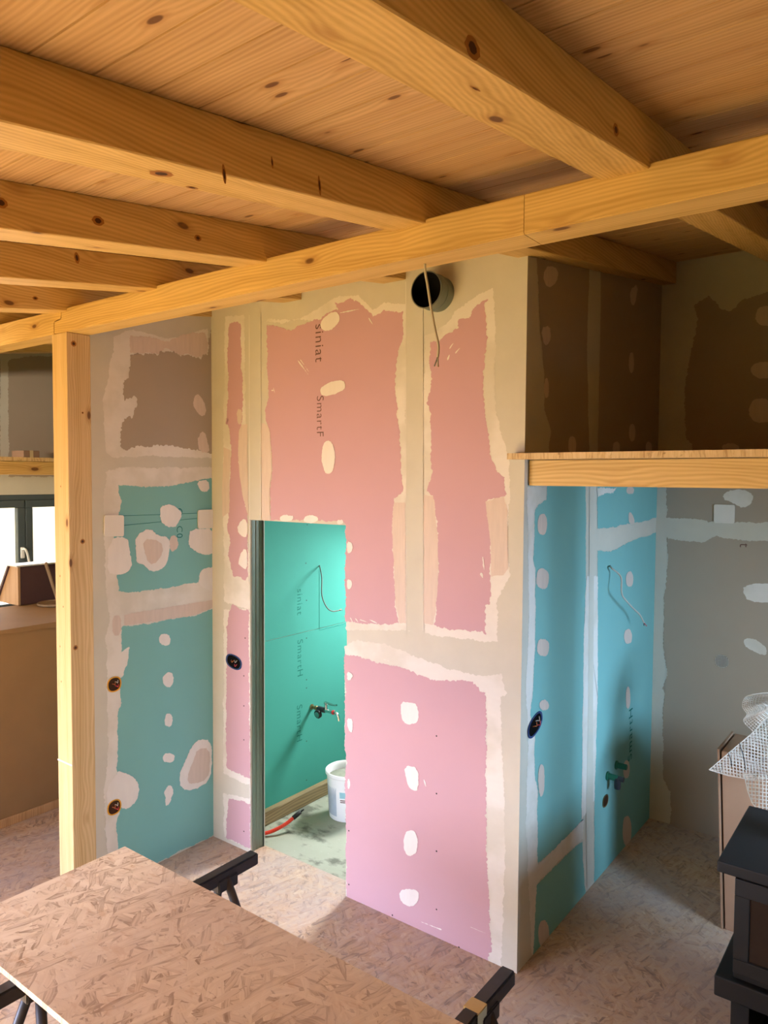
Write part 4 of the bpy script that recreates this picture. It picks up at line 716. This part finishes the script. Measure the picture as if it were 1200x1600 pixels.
# electric boxes
def elbox(fn, pts, nrm, u, v, rw, rh, label, mat, inner, name='junction_box', wires=True, tip_dn=.0):
    c = Vector(fn); n = Vector(nrm); u = Vector(u); v = Vector(v)
    root = empty(name, c, label, 'electrical box')
    def sup(s, d, k=40, e=2.4):
        out = []
        for i in range(k):
            t = 2*PI*i/k; cc, ss = math.cos(t), math.sin(t); r = (abs(cc)**e+abs(ss)**e)**(-1/e)
            out.append(c+u*(rw*s*cc*r)+v*(rh*s*ss*r)+n*d)
        return out
    bm = bmesh.new(); loops = [[bm.verts.new(p) for p in sup(s_, d_)] for s_, d_ in ((1, 0.003), (1, .006), (.88, .006), (.84, .0042), )]
    for a, b in zip(loops, loops[1:]):
        for i in range(len(a)): bm.faces.new((a[i], a[(i+1) % len(a)], b[(i+1) % len(a)], b[i]))
    obj('box_rim', bm, mat, root)
    bm = bmesh.new(); vs = [bm.verts.new(p) for p in sup(.86, .0043)]; bm.faces.new(vs); obj('box_interior', bm, inner, root)
    if wires:
        for q, (du, dv, mt) in enumerate(((-.35, .1, M['copper']), (.05, .3, M['cable']), (.1, -.25, M['redw']))):
            bm = bmesh.new(); p = c+u*rw*du+v*rh*dv
            tube(bm, catmull([p-n*.002, p+n*.012+u*rw*.15, p+n*.014+u*rw*.3-v*rh*.15, p+n*.010+u*rw*.4+v*rh*.2], 4), .0022, 6); obj('wire_end', bm, mt, root, True)
    return root
a30 = .35
p = at_y(366, 1034, 3.02); elbox(p-Vector((0, 0, 0)), 0, (0, -1, 0), (math.cos(a30), 0, -math.sin(a30)*.5), (math.sin(a30)*.5, 0, math.cos(a30)), .075, .046, 'dark blue oval socket box in the narrow pink strip left of the doorway', M['blue'], M['blackdark'])
p = at_x(835, 1132, -1.48); elbox(p, 0, (1, 0, 0), (0, .9, .3), (0, -.25, 1), .085, .045, 'dark blue oval socket box at the left edge of the green side wall', M['blue'], M['blackdark'])
p = at_x(178, 1069, -3.62); elbox(p, 0, (1, 0, 0), (0, 1, 0), (0, 0, 1), .043, .043, 'round yellow socket box in the niche wall, the upper of the two', M['yellow'], M['rust'])
p = at_x(178, 1261, -3.62); elbox(p, 0, (1, 0, 0), (0, 1, 0), (0, 0, 1), .043, .043, 'round yellow socket box in the niche wall, the lower one near the floor', M['yellow'], M['rust'])
p = at_x(945, 1251, -1.48); elbox(p, 0, (1, 0, 0), (0, 1, 0), (0, 0, 1), .045, .035, 'small round drain hole with brown rim below the green pipe plugs', M['brass'], M['rust'], name='drain_hole', wires=False)
# round hole with mesh on back wall
c = at_y(1128, 1033, 4.99); hm = empty('vent_hole', c, 'small round hole covered with mesh in the grey back wall', 'hole')
bm = bmesh.new(); lathe(bm, [(0, .003), (.040, .003), (.040, .0031)], c, dn, 28); obj('hole_interior', bm, M['rust'], hm)
bm = bmesh.new()
for i in range(-4, 5):
    h_ = math.sqrt(max(0, .042**2-(i*.009)**2))
    box(bm, c.x+i*.009-.0014, c.x+i*.009+.0014, c.y-.0065, c.y-.0045, c.z-h_, c.z+h_); box(bm, c.x-h_, c.x+h_, c.y-.0065, c.y-.0045, c.z+i*.009-.0014, c.z+i*.009+.0014)
obj('hole_mesh', bm, M['fibre'], hm)
# square cover patches
def cover(corners, label):
    bm = bmesh.new(); cs = [Vector(q) for q in corners]; n = (cs[1]-cs[0]).cross(cs[3]-cs[0]).normalized()
    if n.dot(CP-cs[0]) < 0: n = -n
    out = []
    for i in range(4):
        p0, pm, p1 = cs[i-1], cs[i], cs[(i+1) % 4]; r = .012
        a = pm+(p0-pm).normalized()*r; b = pm+(p1-pm).normalized()*r
        for k_ in range(5):
            t = k_/4; out.append(a.lerp(pm, t).lerp(pm.lerp(b, t), t))
    prism(bm, [q+n*.0045 for q in out], n*.006)
    return tag(obj('square_cover', bm, M['cover']), label, 'cover')
L_ = lambda *q: [at_x(a, b, -3.62) for a, b in q]
cover(L_((161.5, 805), (192, 805), (192, 838), (161.5, 838)), 'white square cover plate on the niche wall, the left one beside the post')
cover(L_((308, 797), (332, 796), (332.5, 825), (308, 826)), 'white square cover plate on the niche wall, the right one beside the corner')
cover([at_y(a, b, 4.99) for a, b in ((1116, 788), (1149, 789), (1148, 818), (1116, 817))], 'white square cover plate high on the grey back wall under the right loft')
# green pipe plugs
for q, ext, lb in (((962, 1195), False, 'green water pipe plug on the green side wall, the upper right one'), ((948, 1212), True, 'green water pipe plug with a dark valve under it, the lower left one')):
    p = at_x(*q, -1.48); root = empty('pipe_plug', p, lb, 'pipe fitting')
    bm = bmesh.new(); lathe(bm, [(0, .002), (.026, .002), (.026, .010), (.018, .012), (.017, .065), (.014, .068), (0, .068)], p, X, 22); obj('plug', bm, M['greenp'], root)
    if ext:
        bm = bmesh.new(); lathe(bm, [(0, -.035), (.017, -.035), (.019, -.02), (.019, .028), (.013, .034), (0, .034)], p+X*.064+Vector((0, 0, -.026)), (0, 0, 1), 18)
        tube(bm, [p+X*.055, p+X*.10+Yv*.0], .015, 12); obj('valve', bm, M['blackmetal'], root)

# ------------------------------------------------------------------ table: OSB board on two trestles
TZ = .75
bm = bmesh.new(); box(bm, -2.665, -.15, .42, 1.753, TZ-.020, TZ, .0012, seg=1)
# the near edge is cut slightly inwards where the photo shows the end of the board
for v in bm.verts:
    if v.co.y < 1: v.co.y = 1.072
tb = tag(obj('osb_tabletop', bm, [M['osbtop']]), 'large loose OSB board lying across two black trestles', 'board')
def trestle(x, y0, y1, name_label, lean=.0):
    root = empty('sawhorse', (x, (y0+y1)/2, 0), name_label, 'trestle', 'black steel trestles under the board')
    zt = TZ-.021
    bm = bmesh.new(); bar(bm, (x, y0, zt-.025), (x, y1, zt-.025), .05, .05, bev=.006); obj('top_bar', bm, M['blackmetal'], root)
    for yy, s in ((y1-.17, 1), (y0+.17, -1)):
        bm = bmesh.new(); bar(bm, (x, yy-.05, zt-.052), (x, yy+.05, zt-.052), .066, .05, bev=.004); obj('leg_bracket', bm, M['blackmetal'], root)
        for sx_ in (-1, 1):
            bm = bmesh.new(); tube(bm, [(x+sx_*.015, yy+.0, zt-.03), (x+sx_*.27, yy+s*.10, .006)], .0165, 12); lg = obj('leg', bm, M['blackmetal'], root, True)
            b2 = bmesh.new(); tube(b2, [(x+sx_*.262, yy+s*.097, .024), (x+sx_*.272, yy+s*.101, 0)], .020, 12); obj('rubber_foot', b2, M['rubber'], lg)
        bm = bmesh.new(); bar(bm, (x-.17, yy+s*.06, .29), (x+.17, yy+s*.06, .29), .02, .02); obj('brace', bm, M['blackmetal'], root)
    return root
trestle(-2.235, .98, 2.085, 'black trestle under the left end of the board, by the doorway')
t2 = trestle(-1.045, .98, 2.075, 'black trestle with a tape band, at the bottom beside the wall corner')
bm = bmesh.new(); box(bm, -1.0715, -1.0195, 1.835, 1.885, TZ-.0725, TZ-.0195); obj('tape_band', bm, M['tapey'], t2)
bm = bmesh.new(); box(bm, -1.0175, -1.0160, 1.825, 1.878, TZ-.0725, TZ-.022); obj('tape_strip', bm, M['tapew'], t2)

# ------------------------------------------------------------------ stove
SY, SX0, SX1 = 2.95, -.618, .02
sv = empty('wood_stove', ((SX0+SX1)/2, SY+.3, 0), 'black cast iron wood stove with a glass door at the right edge', 'stove')
bm = bmesh.new(); box(bm, SX0, SX1, SY, SY+.60, .806, .85, .006); obj('top_plate', bm, M['iron'], sv)
bx0, bx1 = SX0+.062, SX1-.062
bm = bmesh.new(); box(bm, bx0, bx1, SY+.03, SY+.56, .40, .807, .004); obj('stove_body', bm, M['iron'], sv)
bm = bmesh.new(); dz0, dz1 = .435, .80
for a, b, c, d in ((bx0+.002, bx1-.002, dz0, dz0+.055), (bx0+.002, bx1-.002, dz1-.065, dz1), (bx0+.002, bx0+.055, dz0+.055, dz1-.065), (bx1-.055, bx1-.002, dz0+.055, dz1-.065)): box(bm, a, b, SY+.005, SY+.032, c, d, .003)
dr_ = obj('stove_door', bm, M['iron'], sv)
bm = bmesh.new(); box(bm, bx0+.05, bx1-.05, SY+.014, SY+.028, dz0+.05, dz1-.06); obj('door_glass', bm, M['sglass'], dr_)
bm = bmesh.new(); tube(bm, [(bx1-.03, SY-.02, .55), (bx1-.03, SY-.02, .70)], .009, 10); tube(bm, [(bx1-.03, SY+.01, .56), (bx1-.03, SY-.02, .56)], .006, 8); tube(bm, [(bx1-.03, SY+.01, .69), (bx1-.03, SY-.02, .69)], .006, 8); obj('door_handle', bm, M['chrome'], dr_)
bm = bmesh.new(); box(bm, SX0+.002, SX1-.002, SY-.002, SY+.58, .322, .402, .006); obj('hearth_ledge', bm, M['iron'], sv)
bm = bmesh.new()
box(bm, bx0-.005, bx0+.06, SY+.03, SY+.54, 0, .324, .003); box(bm, bx1-.055, bx1+.005, SY+.03, SY+.54, 0, .324, .003); box(bm, bx0+.06, bx1-.055, SY+.48, SY+.54, 0, .324); box(bm, bx0+.06, bx1-.055, SY+.03, SY+.48, 0, .05)
obj('pedestal', bm, M['iron'], sv)
fx, fy = (SX0+SX1)/2, SY+.36
bm = bmesh.new(); lathe(bm, [(.085, .85), (.085, .862), (.075, .864), (.075, 3.20), (.073, 3.20), (.073, .85)], (fx, fy, 0), (0, 0, 1), 32); shade_auto(obj('flue_pipe', bm, M['blackmetal'], sv))

# cardboard box behind the stove
bb = Vector((-.785, 3.95, 0)); cbx = empty('cardboard_box', bb, 'tall brown cardboard box standing behind the black stove', 'box')
def lean(x, y, z): return (x-.045*z, y, z)
bm = bmesh.new(); vs = [bm.verts.new(lean(x, y, z)) for z in (0, .92) for x, y in ((-.785, 3.975), (-.10, 3.975), (-.10, 4.30), (-.785, 4.30))]
for f in ((0, 1, 5, 4), (1, 2, 6, 5), (2, 3, 7, 6), (3, 0, 4, 7), (4, 5, 6, 7), (3, 2, 1, 0)): bm.faces.new([vs[i] for i in f])
bmesh.ops.bevel(bm, geom=list(bm.edges), offset=.004, segments=2, affect='EDGES'); obj('box_body', bm, M['cardboard'], cbx)
bm = bmesh.new(); prism(bm, [lean(-.803, 3.97, .0), lean(-.793, 3.97, .0), lean(-.793, 3.97, .928), lean(-.803, 3.97, .928)], (0, .33, 0)); obj('side_flap', bm, M['cardboard'], cbx)
# mesh sheets
def sheet(bm, G, nu, nv, th):                     # bicubic surface through a control net, real open-weave threads
    rows = [catmull(r, nu//(len(r)-1)) for r in G]; cols = list(zip(*rows)); cols = [catmull(c_, nv//(len(G)-1)) for c_ in cols]
    for c_ in cols: tube(bm, c_, th, 4, False)
    for r in zip(*cols): tube(bm, list(r), th, 4, False)
def atp(px_, py_, Y): return at_y(px_, py_, Y)
ms = empty('mesh_sheet', (-.6, 3.9, .95), 'crumpled sheet of white fibreglass mesh draped over the box behind the stove', 'mesh')
def inside(P, x, y):
    c_ = False; n = len(P)
    for i in range(n):
        (x0, y0), (x1, y1) = P[i], P[(i+1) % n]
        if (y0 > y) != (y1 > y) and x < (x1-x0)*(y-y0)/(y1-y0)+x0: c_ = not c_
    return c_
def weave(bm, P, depth, dirs, th, edge=True):     # sheet of threads cut along its outline; depth gives the sheet's own relief
    cx, cy = sum(p[0] for p in P)/len(P), sum(p[1] for p in P)/len(P)
    for (dx, dy), gap in dirs:
        L_d = math.hypot(dx, dy); dx, dy = dx/L_d, dy/L_d
        for i in range(-60, 61):
            ox, oy = cx-dy*i*gap, cy+dx*i*gap; run = []
            for j in range(-90, 91):
                bend = 3.0*math.sin(j*.05+i*.07)
                x, y = ox+dx*j*1.5-dy*bend, oy+dy*j*1.5+dx*bend
                if inside(P, x, y): run.append(at_y(x, y, depth(x, y)))
                else:
                    if len(run) > 1: tube(bm, run[::2]+([run[-1]] if len(run) % 2 == 0 else []), th, 4, False) if len(run) > 2 else None
                    run = []
    if edge: tube(bm, [at_y(x, y, depth(x, y)) for x, y in P+[P[0]]], th*1.3, 4, False)
OA = [(1108, 1203), (1128, 1186), (1150, 1167), (1174, 1147), (1202, 1118), (1262, 1070), (1262, 1217), (1200, 1217), (1166, 1217), (1138, 1212)]
dA = lambda x, y: 3.84+(1217-y)*.0012+(x-1108)*.0002
bm = bmesh.new(); weave(bm, OA, dA, (((1, .10), 4.6), ((.14, 1), 4.8)), .0019); weave(bm, OA, lambda x, y: dA(x, y)+.02, (((1, .22), 5.0), ((.02, 1), 5.2)), .0017); obj('upper_fold', bm, M['fibre'], ms)
OB = [(1163, 1210), (1262, 1210), (1262, 1270), (1204, 1272), (1186, 1268), (1175, 1254), (1168, 1234)]
bm = bmesh.new(); weave(bm, OB, lambda x, y: 3.82-(y-1210)*.0034+.012*math.sin(x*.12), (((1, .04), 5.6), ((.10, 1), 5.4)), .0022); obj('hanging_fold', bm, M['fibre'], ms)
G = [[atp(1178, 1144, 3.93), atp(1190, 1128, 3.90), atp(1212, 1112, 3.9), atp(1240, 1100, 3.92)],
     [atp(1162, 1127, 3.96), atp(1180, 1118, 3.88), atp(1206, 1106, 3.86), atp(1240, 1094, 3.9)],
     [atp(1167, 1116, 4.00), atp(1184, 1110, 3.95), atp(1206, 1100, 3.95), atp(1240, 1088, 3.97)],
     [atp(1160, 1104, 4.02), atp(1176, 1100, 4.04), atp(1202, 1096, 4.06), atp(1240, 1084, 4.06)],
     [atp(1164, 1090, 4.04), atp(1180, 1086, 4.10), atp(1204, 1086, 4.12), atp(1240, 1080, 4.12)],
     [atp(1176, 1085, 4.0), atp(1190, 1083, 4.02), atp(1206, 1082, 4.03), atp(1240, 1078, 4.04)]]
bm = bmesh.new(); sheet(bm, G, 15, 25, .0019); obj('curled_fold', bm, M['fibre'], ms)
for a, b in (((1138, 1177), (1143, 1198)), ((1155, 1161), (1165, 1203))):
    bm = bmesh.new(); A_, B_ = atp(*a, 3.80), atp(*b, 3.78); mdl = (A_+B_)/2+Vector((.006, -.006, .0)); tube(bm, catmull([A_, mdl, B_], 6), .0022, 6); obj('dark_thread', bm, M['rubber'], ms)

# ------------------------------------------------------------------ left: wrapped half-height counter with things on it
ct = empty('wrapped_counter', (-5.2, 2.6, 0), 'long half-height counter wrapped in brown paper, left of the post', 'counter')
bm = bmesh.new(); box(bm, -5.62, -4.80, 1.1, 4.2, 0, 1.29, .01); obj('counter_body', bm, M['kraft'], ct)
bm = bmesh.new()
N_ = 60
for i in range(N_):                               # paper sheet over the top with a sagging front hem
    y0, y1 = 1.08+3.14*i/N_, 1.08+3.14*(i+1)/N_
    h = lambda y: 1.268+.006*math.sin(y*9)+.004*math.sin(y*23)
    for (xa, za), (xb, zb) in (((-5.65, 1.293), (-4.785, 1.297)), ((-4.785, 1.297), (-4.782, None))):
        q = [(xa, y0, za), (xa, y1, za), (xb, y1, zb if zb else h(y1)), (xb, y0, zb if zb else h(y0))]
        bm.faces.new([bm.verts.new(p_) for p_ in q])
bmesh.ops.remove_doubles(bm, verts=bm.verts, dist=1e-4); bmesh.ops.solidify(bm, geom=list(bm.faces), thickness=.003)
obj('paper_cover', bm, M['kraft'], ct)
bm = bmesh.new(); box(bm, -4.80, -4.785, 1.1, 4.2, 0, .055, .003); obj('plinth', bm, M['palewood'], ct)
# open crate
cr = empty('wooden_crate', (-5.75, 3.0, 1.30), 'wooden crate with shaded dark front and pale side standing on the wrapped counter by the window', 'crate')
bm = bmesh.new(); box(bm, -5.60, -5.585, 2.79, 3.45, 1.302, 1.60, .002); obj('front_panel', bm, M['shadepanel'], cr)
bm = bmesh.new(); prism(bm, [(-5.585, 2.775, 1.302), (-5.585, 2.775, 1.60), (-5.70, 2.775, 1.60), (-5.90, 2.775, 1.302)], (0, .02, 0)); obj('side_panel', bm, M['palewood'], cr)
bm = bmesh.new(); prism(bm, [(-5.585, 3.45, 1.302), (-5.585, 3.45, 1.60), (-5.70, 3.45, 1.60), (-5.90, 3.45, 1.302)], (0, .02, 0)); obj('side_panel', bm, M['palewood'], cr)
bm = bmesh.new(); prism(bm, [(-5.70, 2.76, 1.60), (-5.72, 2.76, 1.60), (-5.93, 2.76, 1.302), (-5.90, 2.76, 1.302)], (0, .72, 0)); obj('back_panel', bm, M['shadepanel'], cr)
bm = bmesh.new(); box(bm, -5.74, -5.57, 2.76, 3.48, 1.60, 1.612, .002); obj('crate_top_glare', bm, M['white'], cr)  # window glare on the crate top, painted as a thin white slab
ld = empty('round_lid', (-5.45, 2.93, 1.30), 'flat round grey lid lying on the wrapped counter', 'lid')
bm = bmesh.new(); lathe(bm, [(0, .0), (.12, .0), (.13, .008), (.13, .020), (.122, .022), (.118, .012), (0, .010)], (-5.42, 2.98, 1.300), (0, 0, 1), 40); shade_auto(obj('lid_disc', bm, M['greywood'], ld))
bm = bmesh.new(); bar(bm, (-5.40, 2.995, 1.315), (-5.568, 2.985, 1.615), .035, .012, up=(0, 1, 0)); tag(obj('stir_stick', bm, M['greywood']), 'flat grey stirring stick leaning on the crate above the round lid', 'stick')
